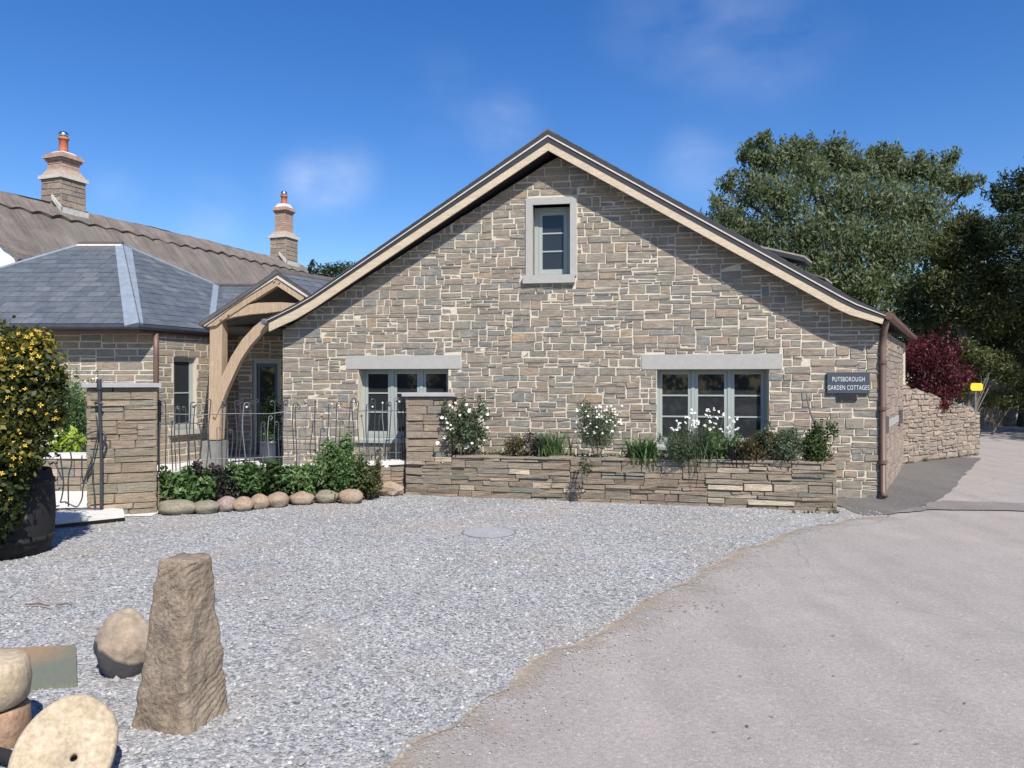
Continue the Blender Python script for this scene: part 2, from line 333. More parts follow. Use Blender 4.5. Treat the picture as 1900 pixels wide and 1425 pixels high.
M['leaf_bronze'] = leafmat('leaf_bronze', [(.04, .03, .02), (.09, .075, .03), (.13, .12, .05)])
M['leaf_lime'] = leafmat('leaf_lime', [(.14, .22, .02), (.26, .36, .04), (.4, .5, .08)])
M['leaf_purple'] = leafmat('leaf_purple', [(.03, .02, .028), (.05, .04, .045), (.05, .07, .035)])

# ------------------------------------------------------------------ stone laying
def lay(width, height, unit=.025, hs=(3, 4, 4, 5, 5, 6, 7), ws=(6, 20), start=0.0):
    nc = int(width/unit)+1; sky_ = [0]*nc; H = int(height/unit)+1; out = []
    while True:
        mn = min(sky_)
        if mn >= H: break
        i = sky_.index(mn); j = i
        while j < nc and sky_[j] == mn: j += 1
        gap = j-i; w_ = random.randint(*ws)
        h_ = random.choice(hs)
        if h_ <= 3 and random.random() < .6: w_ = int(w_*1.3)
        if h_ >= 7: w_ = min(w_, ws[0]+8)
        if gap-w_ < ws[0]-1:
            w_ = gap if gap <= ws[1]*1.25 else gap//2
        if gap < 5:                                    # narrow slot: level up with a neighbour
            a = sky_[i-1] if i > 0 else 10**6; b = sky_[j] if j < nc else 10**6
            h_ = max(2, min(min(a, b)-mn, 7))
        else:                                          # sometimes level up with the neighbour
            a = sky_[i-1]-mn if i > 0 else 99
            b = sky_[j]-mn if j < nc else 99
            if 2 <= a <= 7 and random.random() < .7: h_ = a
            elif 2 <= b <= 7 and gap-w_ < ws[0]*1.5 and random.random() < .6: h_ = b
        out.append((i*unit, mn*unit, (i+w_)*unit, (mn+h_)*unit))
        for k in range(i, min(i+w_, nc)): sky_[k] = mn+h_
    return out
def subtract(r, o, mn=.05):
    a0, b0, a1, b1 = r; p0, q0, p1, q1 = o
    if a1 <= p0 or a0 >= p1 or b1 <= q0 or b0 >= q1: return r
    c = [(a0, b0, min(a1, p0), b1), (max(a0, p1), b0, a1, b1), (a0, b0, a1, min(b1, q0)), (a0, max(b0, q1), a1, b1)]
    c = [x for x in c if x[2]-x[0] > mn and x[3]-x[1] > .035]
    return max(c, key=lambda x: (x[2]-x[0])*(x[3]-x[1])) if c else None
def lay_wall(F, region, holes, parent, mat, joint=.016, c1=.022, c0=-.01, bev=.006, jit=.004, jd=.004, limit=300, pale=0.0, name='stone', **kw):
    region = ccw(region); u0 = min(p[0] for p in region); v0 = min(p[1] for p in region)
    u1 = max(p[0] for p in region); v1 = max(p[1] for p in region); ps = []
    for r in lay(u1-u0, v1-v0, **kw):
        r = (r[0]+u0, r[1]+v0, r[2]+u0, r[3]+v0)
        for h in holes:
            if r: r = subtract(r, h)
        if not r: continue
        j = joint/2*random.uniform(.7, 1.3)
        a0, b0, a1, b1 = r[0]+j, r[1]+j, r[2]-j, r[3]-j
        if a1-a0 < .014 or b1-b0 < .012: continue
        poly = clip([(a0, b0), (a1, b0), (a1, b1), (a0, b1)], region)
        if poly and area(poly) > .0007: ps.append(poly)
    ps.sort(key=area, reverse=True)
    rest = MB()
    for i, p in enumerate(ps):
        t = random.random()*.9
        if random.random() < (pale or .03): t = random.uniform(.92, 1)
        m_ = MB() if i < limit else rest
        m_.piece(F, p, c0, c1+random.uniform(-jd, jd)*1.2, bev, jit, t, jd)
        if i < limit: m_.build(name, mat, parent)
    if rest.v: tag(rest.build('small_stones', mat, parent), kind='stuff')
    return len(ps)
def wall_core(F, region, holes, c, depth, mat, parent, name='wall'):
    """mortar face with real openings and their reveals"""
    region = ccw(region); us = sorted({min(p[0] for p in region), max(p[0] for p in region)} | {x for h in holes for x in (h[0], h[2])})
    vs = sorted({min(p[1] for p in region), max(p[1] for p in region)} | {x for h in holes for x in (h[1], h[3])})
    mb = MB()
    for i in range(len(us)-1):
        for j in range(len(vs)-1):
            cu, cv = (us[i]+us[i+1])/2, (vs[j]+vs[j+1])/2
            if any(h[0] < cu < h[2] and h[1] < cv < h[3] for h in holes): continue
            p = clip([(us[i], vs[j]), (us[i+1], vs[j]), (us[i+1], vs[j+1]), (us[i], vs[j+1])], region)
            if p: mb.add([F.p(a, b, c) for a, b in p], [tuple(range(len(p)))])
    for h in holes:
        q = [(h[0], h[1]), (h[2], h[1]), (h[2], h[3]), (h[0], h[3])]
        for k in range(4):
            a, b = q[k], q[(k+1) % 4]
            mb.add([F.p(*a, c), F.p(*a, -depth), F.p(*b, -depth), F.p(*b, c)], [(0, 1, 2, 3)])
    n = len(region)
    for k in range(n):                                  # wall edges, 0.3 thick
        a, b = region[k], region[(k+1) % n]
        mb.add([F.p(*a, c), F.p(*b, c), F.p(*b, -.3), F.p(*a, -.3)], [(0, 1, 2, 3)])
    return mb.build(name, mat, parent)
def slates(F, region, parent, mat, row=.20, wd=.26, limit=300, name='slate', flip=False):
    region = ccw(region); u0 = min(p[0] for p in region); v0 = min(p[1] for p in region)
    u1 = max(p[0] for p in region); v1 = max(p[1] for p in region); k = 0; out = []
    while v0+k*row < v1:
        a = u0-random.uniform(0, wd) if k else u0-wd*.5*(k % 2)
        a = u0-wd*.5*(k % 2)-.02*random.random()
        while a < u1:
            w_ = wd*random.uniform(.86, 1.14)
            p = clip([(a+.003, v0+k*row), (a+w_-.003, v0+k*row+random.uniform(-.004, .004)), (a+w_-.003, v0+(k+1)*row+.02), (a+.003, v0+(k+1)*row+.02)], region)
            if p and area(p) > .0025: out.append((p, v0+k*row))
            a += w_
        k += 1
    out.sort(key=lambda q: -area(q[0])); rest = MB()
    for i, (p, vb) in enumerate(out):
        m_ = MB() if i < limit else rest; t = random.random(); n = len(p); j = random.uniform(0, .004)
        top = [F.p(a, b, 0.010+j-.007*min(1, (b-vb)/(row+.02))) for a, b in p]; bot = [F.p(a, b, 0) for a, b in p]
        m_.add(top+bot, [tuple(range(n))]+[(i2, n+i2, n+(i2+1) % n, (i2+1) % n) for i2 in range(n)], t)
        if i < limit: m_.build(name, mat, parent)
    if rest.v: tag(rest.build('slate_courses', mat, parent), kind='stuff')

# ------------------------------------------------------------------ foliage
def foliage(lobes, n, ll, lw, seed=0, droop=.3, shell=.55, tint=(0, 1), up=.3, topbias=0.0):
    """n leaves through the crown's lobes -> verts, tint"""
    rg = np.random.RandomState(seed); w_ = np.array([l[1][0]*l[1][1]+l[1][1]*l[1][2]+l[1][0]*l[1][2] for l in lobes]); w_ = w_/w_.sum()
    idx = rg.choice(len(lobes), n, p=w_); C = np.array([l[0] for l in lobes])[idx]; Rr = np.array([l[1] for l in lobes])[idx]
    d = rg.normal(size=(n, 3)); d /= np.linalg.norm(d, axis=1)[:, None]
    r = shell+(1-shell)*rg.rand(n)**.7
    r *= 1+.22*np.sin(d[:, 0]*5+idx)*np.sin(d[:, 1]*6+idx*2)*np.cos(d[:, 2]*5+idx*3)
    r *= 1+rg.rand(n)**5*.42
    P = C+d*Rr*r[:, None]
    ax = rg.normal(size=(n, 3)); ax[:, 2] -= droop*2; ax /= np.linalg.norm(ax, axis=1)[:, None]
    nr = d*.8+rg.normal(size=(n, 3))*.7; nr[:, 2] += up
    sd = np.cross(ax, nr); sd /= (np.linalg.norm(sd, axis=1)[:, None]+1e-9)
    nn_ = np.cross(sd, ax)
    s = ll*(.6+.8*rg.rand(n))[:, None]; sw = lw*(.6+.8*rg.rand(n))[:, None]
    V = np.stack([P-ax*s*.5, P+sd*sw*.5+nn_*sw*.15, P+ax*s*.5, P-sd*sw*.5+nn_*sw*.15], 1).reshape(-1, 3)
    clump = .5+.5*np.sin(P[:, 0]*3.1+seed)*np.cos(P[:, 2]*3.7+P[:, 1]*2.3)
    T = np.clip(.55*rg.rand(n)+.35*clump+.1, 0, 1); T = tint[0]+(tint[1]-tint[0])*T
    return V, np.repeat(T, 4)
def quads(name, V, T, mat, parent, origin=None, kind=None):
    n = len(V)//4; o0 = np.array(origin if origin is not None else root_loc(parent)); me = bpy.data.meshes.new(name)
    me.vertices.add(4*n); me.vertices.foreach_set('co', (V-o0).astype(np.float32).ravel())
    me.loops.add(4*n); me.loops.foreach_set('vertex_index', np.arange(4*n, dtype=np.int32))
    me.polygons.add(n); me.polygons.foreach_set('loop_start', np.arange(0, 4*n, 4, dtype=np.int32)); me.polygons.foreach_set('loop_total', np.full(n, 4, dtype=np.int32))
    a = me.attributes.new('tint', 'FLOAT', 'POINT'); a.data.foreach_set('value', T.astype(np.float32))
    me.materials.append(mat); me.update(calc_edges=True)
    o = bpy.data.objects.new(name, me); COL.objects.link(o)
    if parent is not None: o.parent = parent
    else: o.location = o0
    if kind: o['kind'] = kind
    return o
def blades(c, rad, h, n, wd, seed, arch=.5, tint=(0, 1), lean=.5):
    rg = np.random.RandomState(seed); V = []; T = []
    for i in range(n):
        a = rg.rand()*6.283; b0 = Vector((c[0]+rg.normal()*rad*.35, c[1]+rg.normal()*rad*.35, c[2])); hh = h*(.55+.5*rg.rand())
        d = Vector((math.cos(a), math.sin(a), 0)); sd = Vector((-d.y, d.x, 0)); sp = rad*(.3+.8*rg.rand())*lean*2
        pts = [b0+d*sp*(k/3)**2+Z*hh*(k/3-arch*.35*(k/3)**3) for k in range(4)]; ws_ = [wd*.7, wd, wd*.7, wd*.1]; t = tint[0]+(tint[1]-tint[0])*rg.rand()
        for k in range(3):
            V += [pts[k]-sd*ws_[k]/2, pts[k]+sd*ws_[k]/2, pts[k+1]+sd*ws_[k+1]/2, pts[k+1]-sd*ws_[k+1]/2]; T += [t]*4
    return np.array([tuple(v) for v in V]), np.array(T)
def flowers(mb, c, r, nrm=None, n=6):
    nrm = nrm or Vector((random.uniform(-.5, .5), -1, random.uniform(.2, 1))).normalized(); a = nrm.orthogonal().normalized(); b = nrm.cross(a); c = Vector(c); ph = random.random()*6
    for k in range(n):
        t0 = ph+k*2*math.pi/n; d = a*math.cos(t0)+b*math.sin(t0); e = nrm.cross(d)
        mb.add([c, c+d*r*.6+e*r*.28, c+d*r+nrm*r*.2, c+d*r*.6-e*r*.28], [(0, 1, 2, 3)])
def rock(name, c, size, mat, label=None, cat=None, group=None, seed=0, sub=3, rough=.16, rot=0, parent=None, shape=None, sharp=False, sc=1.5):
    bm = bmesh.new(); bmesh.ops.create_icosphere(bm, subdivisions=sub, radius=1)
    cs, sn = math.cos(rot), math.sin(rot)
    for v in bm.verts:
        p = v.co.copy(); k = 1+rough*noise.noise(p*sc+Vector((seed*7.3, seed, 0)))*1.6+rough*.35*noise.noise(p*5+Vector((seed, 0, 3)))
        p *= k
        if shape: p = shape(p)
        x, y, z = p.x*size[0], p.y*size[1], p.z*size[2]; v.co = Vector((x*cs-y*sn, x*sn+y*cs, z+size[2]*.82))
    me = bpy.data.meshes.new(name); bm.to_mesh(me); bm.free(); me.materials.append(mat)
    me.polygons.foreach_set('use_smooth', [not sharp]*len(me.polygons))
    o = bpy.data.objects.new(name, me); COL.objects.link(o); o.location = c
    if parent: o.parent = parent
    return tag(o, label, cat, group)

# ================================================================== THE SETTING
def sheet(name, pts, z, mat):
    mb = MB(); mb.add([(p[0], p[1], z) for p in pts], [tuple(range(len(pts)))]); o = mb.build(name, mat); o['kind'] = 'structure'; return o
def gp(l, z=0): return [(g.x, g.y) for g in (gnd(x, y, z) for x, y in l)]
sheet('ground', [(-300, -60), (300, -60), (300, 500), (-300, 500)], -.012, M['grass'])
edge_px = [(640, 1500), (700, 1452), (745, 1418), (800, 1372), (850, 1332), (905, 1292), (960, 1262), (1010, 1228), (1060, 1203), (1110, 1176), (1160, 1148), (1205, 1118),
           (1260, 1085), (1310, 1060), (1360, 1032), (1420, 1006), (1480, 985), (1540, 972), (1600, 962), (1650, 958)]
E0 = gp(edge_px)
def densify(P, st=.12, amp=.02, seed=1):
    out = []
    for i in range(len(P)-1):
        a, b = P[i], P[i+1]; n = max(1, int(math.dist(a, b)/st))
        for k in range(n):
            x, y = a[0]+(b[0]-a[0])*k/n, a[1]+(b[1]-a[1])*k/n; j = amp*noise.noise(Vector((x*2.5, y*2.5, seed)))*2+amp*noise.noise(Vector((x*9, y*9, seed)))
            out.append((x+j, y-j))
    out.append(P[-1]); return out
E = densify(E0, .06, .028)
c1 = E0[-1]
far = gp([(1819, 846), (1819, 812), (1821, 785), (1823, 768)])
road = [(-2.6, -30)]+E+gp([(1632, 926), (1672, 862)])+[(9.1, 17.0), (10.45, 17.35)]+far[1:]+[(30, 60), (60, 70), (60, -30)]
sheet('road', road, 0, M['tarmac'])
grav = [(-12, -30), (-2.6, -30)]+E+gp([(1612, 946), (1560, 942)])+[(4.1, 11.5), (-2, 12.2), (-5, 10.4), (-12, 10.4)]
sheet('gravel_drive', grav, .004, M['gravel'])
# sandy strip on the tarmac's edge
sb = MB(); n = len(E); cols = (-.03, .03, .12, .26, .45, .75); rows = []
for i, (x, y) in enumerate(E):
    a = E[max(0, i-4)]; b = E[min(n-1, i+4)]; dx, dy = b[0]-a[0], b[1]-a[1]; l = math.hypot(dx, dy) or 1
    rows.append([(x+dy/l*c, y-dx/l*c, .0085-.0003*k) for k, c in enumerate(cols)])
for i in range(n-1):
    for k in range(len(cols)-1):
        b0_ = len(sb.v); sb.v += [rows[i][k], rows[i][k+1], rows[i+1][k+1], rows[i+1][k]]; sb.f.append((b0_, b0_+1, b0_+2, b0_+3))
        t0, t1 = 1-k/(len(cols)-1), 1-(k+1)/(len(cols)-1); sb.t += [t0, t1, t1, t0]
m, N, L, B = newmat('road_edge_dust'); at_ = N.new('ShaderNodeAttribute'); at_.attribute_name = 'tint'
n1 = noisef(N, L, 2.2, detail=7, rough=.65); n2 = noisef(N, L, 60, detail=3); c = ramp(N, L, n2, [(.30, .24, .17), (.37, .30, .215), (.44, .37, .27)])
L.new(c, B.inputs['Base Color']); B.inputs['Roughness'].default_value = .95; bump(N, L, B, n2, .006, .7)
s1 = N.new('ShaderNodeMath'); s1.operation = 'MULTIPLY_ADD'; s1.inputs[1].default_value = 1.5; L.new(n1, s1.inputs[0]); L.new(at_.outputs['Fac'], s1.inputs[2])
s2 = N.new('ShaderNodeMath'); s2.operation = 'MULTIPLY_ADD'; s2.inputs[1].default_value = .45; L.new(n2, s2.inputs[0]); L.new(s1.outputs[0], s2.inputs[2])
L.new(step(N, L, s2.outputs[0], 1.50, 2.05, 0, .8), B.inputs['Alpha']); M['dust'] = m
tag(sb.build('sandy_road_edge', M['dust']), kind='structure')
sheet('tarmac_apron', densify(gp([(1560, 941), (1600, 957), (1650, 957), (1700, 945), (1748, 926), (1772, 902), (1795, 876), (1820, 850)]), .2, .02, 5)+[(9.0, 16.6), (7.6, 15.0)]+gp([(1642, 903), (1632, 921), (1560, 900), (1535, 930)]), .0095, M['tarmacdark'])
sheet('repair_strip', densify(gp([(1655, 954), (1740, 947), (1830, 948), (1960, 951), (1960, 937), (1830, 933), (1748, 930), (1690, 944)]), .12, .03, 6), .0135, M['tarmacworn'])
# loose gravel stones
def in_poly(P, x, y):
    c = np.zeros(len(x), bool); j = len(P)-1
    for i in range(len(P)):
        xi, yi = P[i]; xj, yj = P[j]
        if yi != yj: c ^= ((yi > y) != (yj > y)) & (x < (xj-xi)*(y-yi)/(yj-yi)+xi)
        j = i
    return c
rgn = np.random.RandomState(5)
pts = []
for (d0, d1, dens, s0) in ((2.9, 4.2, 3000, .0130), (4.2, 5.6, 2200, .0135), (5.6, 7.5, 1400, .0145), (7.5, 11.3, 700, .0155)):
    ar = (d1-d0)*10.5; k = int(ar*dens); y = d0+(d1-d0)*rgn.rand(k); x = -7.5+12.5*rgn.rand(k)
    thin = np.sin(x*1.3+1.1*np.sin(y*1.7))*np.sin(y*1.1+.8*np.sin(x*2.1))+.25*np.sin(x*5+y*3)
    thin = np.clip((thin-.35)*1.4, 0, .55)+.45*np.exp(-((x+3.6)**2/1.2+(y-5.6)**2/.5))
    vis = (np.abs(x/y) < .72) & in_poly(grav, x, y) & (rgn.rand(k) > thin); x, y = x[vis], y[vis]
    pts.append(np.stack([x, y, s0*(.5+.8*rgn.rand(len(x))**1.6)], 1))
xb = -5+8*rgn.rand(700); yb = 3.1+4*rgn.rand(700)**1.5; vb = in_poly(grav, xb, yb) & (np.abs(xb/yb) < .72)
pts.append(np.stack([xb[vb], yb[vb], (.018+.012*rgn.rand(700))[vb]], 1))
# strays on the sand edge
ex = np.array(E); K_ = 4200; k = rgn.randint(0, len(ex)-1, K_); q_ = np.abs(rgn.normal(size=K_))**1.5*.16; stx = ex[k, 0]+q_*.75+rgn.normal(size=K_)*.03; sty = ex[k, 1]-q_*.65+rgn.normal(size=K_)*.03
pts.append(np.stack([stx, sty, .0075*(.4+.9*rgn.rand(K_))], 1))
PT = np.concatenate(pts); n = len(PT)
octa = np.array([(1, 0, 0), (0, 1, 0), (-1, 0, 0), (0, -1, 0), (.25, .15, .9)], float)
V = octa[None]*(1+rgn.uniform(-.38, .38, (n, 5, 3))); th = rgn.rand(n)*6.283; c_, s_ = np.cos(th)[:, None], np.sin(th)[:, None]
st = rgn.uniform(.6, 1, n)[:, None]
X = (V[:, :, 0]*c_-V[:, :, 1]*st*s_)*PT[:, 2:3]; Y = (V[:, :, 0]*s_+V[:, :, 1]*st*c_)*PT[:, 2:3]; Zz = V[:, :, 2]*PT[:, 2:3]*rgn.uniform(.6, 1.0, n)[:, None]
Zz[:, :4] += PT[:, 2:3]*rgn.uniform(-.15, .45, (n, 4))
VV = np.stack([X+PT[:, 0:1], Y+PT[:, 1:2], Zz+.003], 2).reshape(-1, 3)
tri = np.array([(0, 1, 4), (1, 2, 4), (2, 3, 4), (3, 0, 4)]); FF = (tri[None]+np.arange(n)[:, None, None]*5).reshape(-1, 3)
me = bpy.data.meshes.new('gravel'); me.vertices.add(len(VV)); me.vertices.foreach_set('co', VV.astype(np.float32).ravel())
me.loops.add(FF.size); me.loops.foreach_set('vertex_index', FF.astype(np.int32).ravel()); me.polygons.add(len(FF))
me.polygons.foreach_set('loop_start', np.arange(0, FF.size, 3, dtype=np.int32)); me.polygons.foreach_set('loop_total', np.full(len(FF), 3, dtype=np.int32))
a = me.attributes.new('tint', 'FLOAT', 'POINT'); a.data.foreach_set('value', np.repeat(rgn.rand(n), 5).astype(np.float32)); me.materials.append(M['pebble']); me.update(calc_edges=True)
o = bpy.data.objects.new('gravel', me); COL.objects.link(o); tag(o, 'loose blue grey crushed gravel covering the drive', 'gravel', kind='stuff')

# ================================================================== GABLED COTTAGE
A = Vector((-3.673, 12.10, 0)); Bc = Vector((5.164, 10.60, 0))
WF = Fr(A, Bc-A); W = (Bc-A).length
dv = Vector((math.sin(R(30.8)), math.cos(R(30.8)), 0)); OH = .31
BF = Fr(A-dv*OH, Bc-A)                                   # plane of the bargeboards
cot = thing('gabled_cottage', (A+Bc)/2, 'large stone cottage gable with pale bargeboards and three grey windows', 'cottage')
def B3(x, y, c=0): a, b = BF.px(x, y); return BF.p(a, b, c)
upL = [(499, 600), (518, 590), (545, 577), (580, 557), (1017, 265)]; loL = [(499, 615), (522, 604), (549, 592), (584, 571), (1017, 279)]
upR = [(1017, 265), (1560, 562), (1588, 575), (1640, 592)]; loR = [(1017, 279), (1553, 573), (1577, 584), (1637, 601)]
for up, lo in ((upL, loL), (upR, loR)):
    e = .0012 if up is upR else -.0012
    mb = MB(); mb.strip([B3(*p)+BF.u*e for p in up], [B3(*p)+BF.u*e for p in lo], -BF.n*.035, .3); mb.build('bargeboard', M['barge'], cot)
# apex in wall coordinates, eaves
def onwall(x, y): P = B3(x, y)+dv*OH; return WF.q(P)
apx = onwall(1017, 281)
kR = onwall(1553, 575); kL = onwall(584, 573)
mR = (kR[1]-apx[1])/(kR[0]-apx[0]); mL = (kL[1]-apx[1])/(kL[0]-apx[0])
vR = onwall(1632, 603)[1]-.005; vL = onwall(522, 609)[1]-.01
region = [(0, 0), (W, 0), (W, vR), apx, (0, vL)]
def rect(x0, y0, x1, y1):
    a0, b1 = WF.px(x0, y0); a1, b0 = WF.px(x1, y1); return (a0, b0, a1, b1)
h1 = rect(665, 684, 832, 822); h2 = rect(1219, 684, 1427, 836); h3 = rect(989, 381, 1058, 512)
l1 = rect(643, 660, 855, 684); l2 = rect(1191, 658, 1451, 684.5); s3 = rect(976, 369, 1070, 512); c3 = rect(971, 512, 1067, 525)
wl = wall_core(WF, region, [h1, h2, h3], 0, .32, M['mortar'], cot)
sg = .006
def grow(r, g=.008): return (r[0]-g, r[1]-g, r[2]+g, r[3]+g)
nst = lay_wall(WF, region, [grow(h1, .0), grow(h2, .0), grow(l1), grow(l2), grow(s3), grow(c3), (h3[0], h3[1], h3[2], h3[3])], wl, M['wallstone'], joint=.0185, c1=.010, bev=.004, jit=.007, jd=.006, unit=.021, hs=(3, 3, 4, 4, 5, 5, 6, 7), ws=(5, 18))
# lintels, surround, sills
for r in (l1, l2):
    mb = MB(); mb.fbox(WF, r[0], r[2], r[1], r[3], -.2, .014); mb.build('lintel', M['dressed'], cot)
mb = MB(); mb.fbox(WF, s3[0], h3[0], s3[1], s3[3], -.26, .03); mb.fbox(WF, h3[2], s3[2], s3[1], s3[3], -.26, .03); mb.fbox(WF, h3[0], h3[2], h3[3], s3[3], -.26, .03)
mb.build('window_surround', M['dressed'], cot)
mb = MB(); mb.fbox(WF, c3[0], c3[2], c3[1], c3[3]-.001, -.2, .075); mb.build('stone_sill', M['dressed'], cot)
def window(F, h, ncas, bars, parent, dep=.10, casw=None, sillover=True, mat=None, fr=.035, st=.045, mul=.05, curtain=True):
    mat = mat or M['frame']; a0, b0, a1, b1 = h
    mb = MB(); w_ = a1-a0
    mb.fbox(F, a0, a0+fr, b0, b1, -dep-.06, -dep); mb.fbox(F, a1-fr, a1, b0, b1, -dep-.06, -dep)
    mb.fbox(F, a0+fr, a1-fr, b1-fr, b1, -dep-.06, -dep); mb.fbox(F, a0+fr, a1-fr, b0, b0+fr, -dep-.06, -dep)
    iw = (w_-2*fr-(ncas-1)*mul)/ncas
    for k in range(1, ncas):
        x = a0+fr+k*iw+(k-1)*mul; mb.fbox(F, x, x+mul, b0+fr, b1-fr, -dep-.06, -dep+.004)
    wn = mb.build('window', mat, parent)
    for k in range(ncas):
        x0 = a0+fr+k*(iw+mul)+.003; x1 = x0+iw-.006; y0, y1 = b0+fr+.003, b1-fr-.003; c0, c1 = -dep-.045, -dep-.008
        cb = MB(); cb.fbox(F, x0, x0+st, y0, y1, c0, c1); cb.fbox(F, x1-st, x1, y0, y1, c0, c1)
        cb.fbox(F, x0+st, x1-st, y1-st, y1, c0, c1); cb.fbox(F, x0+st, x1-st, y0, y0+st*1.3, c0, c1)
        cb.build('casement', mat, wn)
        gy0, gy1 = y0+st*1.3, y1-st; gx0, gx1 = x0+st, x1-st; e = [gy0]+[gy0+(gy1-gy0)*i/(bars+1) for i in range(1, bars+1)]+[gy1]
        for i in range(1, bars+1):
            bb = MB(); bb.fbox(F, gx0, gx1, e[i]-.011, e[i]+.011, c0+.006, c1-.004); bb.build('glazing_bar', mat, wn)
        for i in range(bars+1):
            gb = MB(); gb.fbox(F, gx0, gx1, e[i]+(.011 if i else 0), e[i+1]-(.011 if i < bars else 0), c0+.012, c0+.02); gb.build('pane', M['glass'], wn)
    return wn
window(WF, (h1[0], h1[1]+.06, h1[2], h1[3]), 3, 2, cot, dep=.20); window(WF, (h2[0], h2[1]+.06, h2[2], h2[3]), 3, 2, cot, dep=.20)
window(WF, h3, 1, 2, cot, dep=.19, fr=.06, st=.055)
for h in (h1, h2):
    mb = MB(); mb.strip([WF.p(h[0]-.06, h[1]+.06, -.16), WF.p(h[2]+.06, h[1]+.06, -.16)], [WF.p(h[0]-.06, h[1]+.005, -.16), WF.p(h[2]+.06, h[1]+.005, -.16)], WF.n*.001)
    mb = MB(); a0, a1 = h[0]-.04, h[2]+.04
    vs = [WF.p(a, b, c) for a in (a0, a1) for b, c in ((h[1]-.01, -.16), (h[1]+.058, -.16), (h[1]+.035, .06), (h[1]-.01, .06))]
    mb.add(vs, [(0, 1, 2, 3), (7, 6, 5, 4), (1, 5, 6, 2), (2, 6, 7, 3), (3, 7, 4, 0), (0, 4, 5, 1)]); mb.build('window_sill', M['frame'], cot)
# side walls and back (skewed along the lane)
LS = 4.7
SF = Fr(Bc, dv); side = ccw([(0, 0), (LS, 0), (LS, vR-.02), (0, vR-.02)])
ws = wall_core(SF, side, [], 0, .2, M['mortar'], cot, 'side_wall')
lay_wall(SF, [(.002, 0), (LS, 0), (LS, vR-.03), (.002, vR-.03)], [(.12, .93, LS-.1, 1.06)], ws, M['rubble'], joint=.02, c1=.02, bev=.006, limit=300, hs=(3, 4, 5, 6), ws=(7, 16))
mb = MB(); mb.fbox(SF, .13, LS-.11, .935, 1.055, -.02, .026); mb.build('stone_band', M['dressed'], cot)
for x in (.35, 3.4):
    mb = MB(); mb.fbox(SF, x, x+.34, .90, 1.14, .027, .07); mb.build('vent_box', M['dark'], cot)
mb = MB(); Lr = 5.6
mb.add([A, A+dv*Lr, A+dv*Lr+Z*vL, A+Z*vL], [(0, 1, 2, 3)]); mb.build('side_wall', M['mortar'], cot)
mb = MB(); bk = [WF.p(a, b)+dv*Lr for a, b in region]; mb.add(bk, [(4, 3, 2, 1, 0)]); mb.build('back_wall', M['mortar'], cot)
# roof slabs
RL = 5.9
rf = None
tpL = [(494, 590), (518, 579), (545, 565), (580, 545), (1016, 241)]; tpR = [(1016, 241), (1560, 541), (1588, 556), (1643, 581)]
btL = [(497, 599.5), (518, 589.5), (545, 576.5), (580, 556.5), (1017, 264.5)]; btR = [(1017, 264.5), (1560, 561.5), (1588, 574.5), (1642, 591.5)]
for tp, bt in ((tpL, btL), (tpR, btR)):
    e = BF.u*(.001 if tp is tpR else -.001)
    mb = MB(); mb.strip([B3(*p)+e for p in tp], [B3(*p)+e for p in bt], dv*RL)
    o = mb.build('roof', M['edge'], cot)
    # pale verge strip let into the slab edge
    mid = [((t[0]*.60+b[0]*.40), (t[1]*.60+b[1]*.40)) for t, b in zip(tp, bt)]; mi2 = [((t[0]*.47+b[0]*.53), (t[1]*.47+b[1]*.53)) for t, b in zip(tp, bt)]
    mb = MB(); mb.strip([B3(*p)+e for p in mid], [B3(*p)+e for p in mi2], BF.n*.012); mb.build('verge', M['verge'], cot)
    P = [B3(*p) for p in tp]
    for k in range(len(P)-1):
        p, q = P[k], P[k+1]
        if (p-q).length < .5: continue
        lowp, hip = (p, q) if p.z < q.z else (q, p)
        F = Fr(lowp, dv, hip-lowp)
        if F.n.z < 0:
            F = Fr(lowp, -dv, hip-lowp)
        F = F.off(.002); reg = [F.q(lowp), F.q(lowp+dv*RL), F.q(hip+dv*RL), F.q(hip)]
        slates(F, reg, o, M['slate'], limit=0)
rd = [B3(1016, 241)+Z*.0, B3(1016, 241)+dv*RL]
mb = MB(); q_ = [rd[0]-dv*.03, rd[1]]
for a_, sgn in ((BF.u, 1), (BF.u, -1)):
    pass
prof = [B3(1016, 241)+BF.u*(-.13)-Z*.065, B3(1016, 241)+Z*.03, B3(1016, 241)+BF.u*.13-Z*.055]; pl = [p-Z*.03 for p in prof]
mb.strip(prof, pl, dv*RL); mb.build('ridge_cap', M['slate'], cot)
mb = MB(); eR = B3(1642, 586); mb.tube([eR+BF.u*.055-dv*.03, eR+BF.u*.055+dv*(RL+.3)], .055, 10); mb.build('gutter', M['brown'], cot)
mb = MB(); eL = B3(495, 597); mb.tube([eL-BF.u*.045-dv*.02, eL-BF.u*.045+dv*RL], .05, 10); mb.build('gutter', M['irongrey'], cot)
pp = at(1638, 700, 10.56); mb = MB(); mb.tube([Vector((eR.x+.05, eR.y+.05, eR.z-.05)), Vector((pp.x+.02, pp.y+.02, eR.z-.22)), Vector((pp.x, pp.y, eR.z-.42)), Vector((pp.x, pp.y, .12)), Vector((pp.x-.01, pp.y-.07, .05))], .045, 10)
dp = mb.build('downpipe', M['copper'], cot, True)
for z in (.5, 1.25, 1.9):
    mb = MB(); mb.lathe((pp.x, pp.y, z), [(.058, 0), (.058, .05)], 12); mb.build('pipe_bracket', M['brown'], dp)
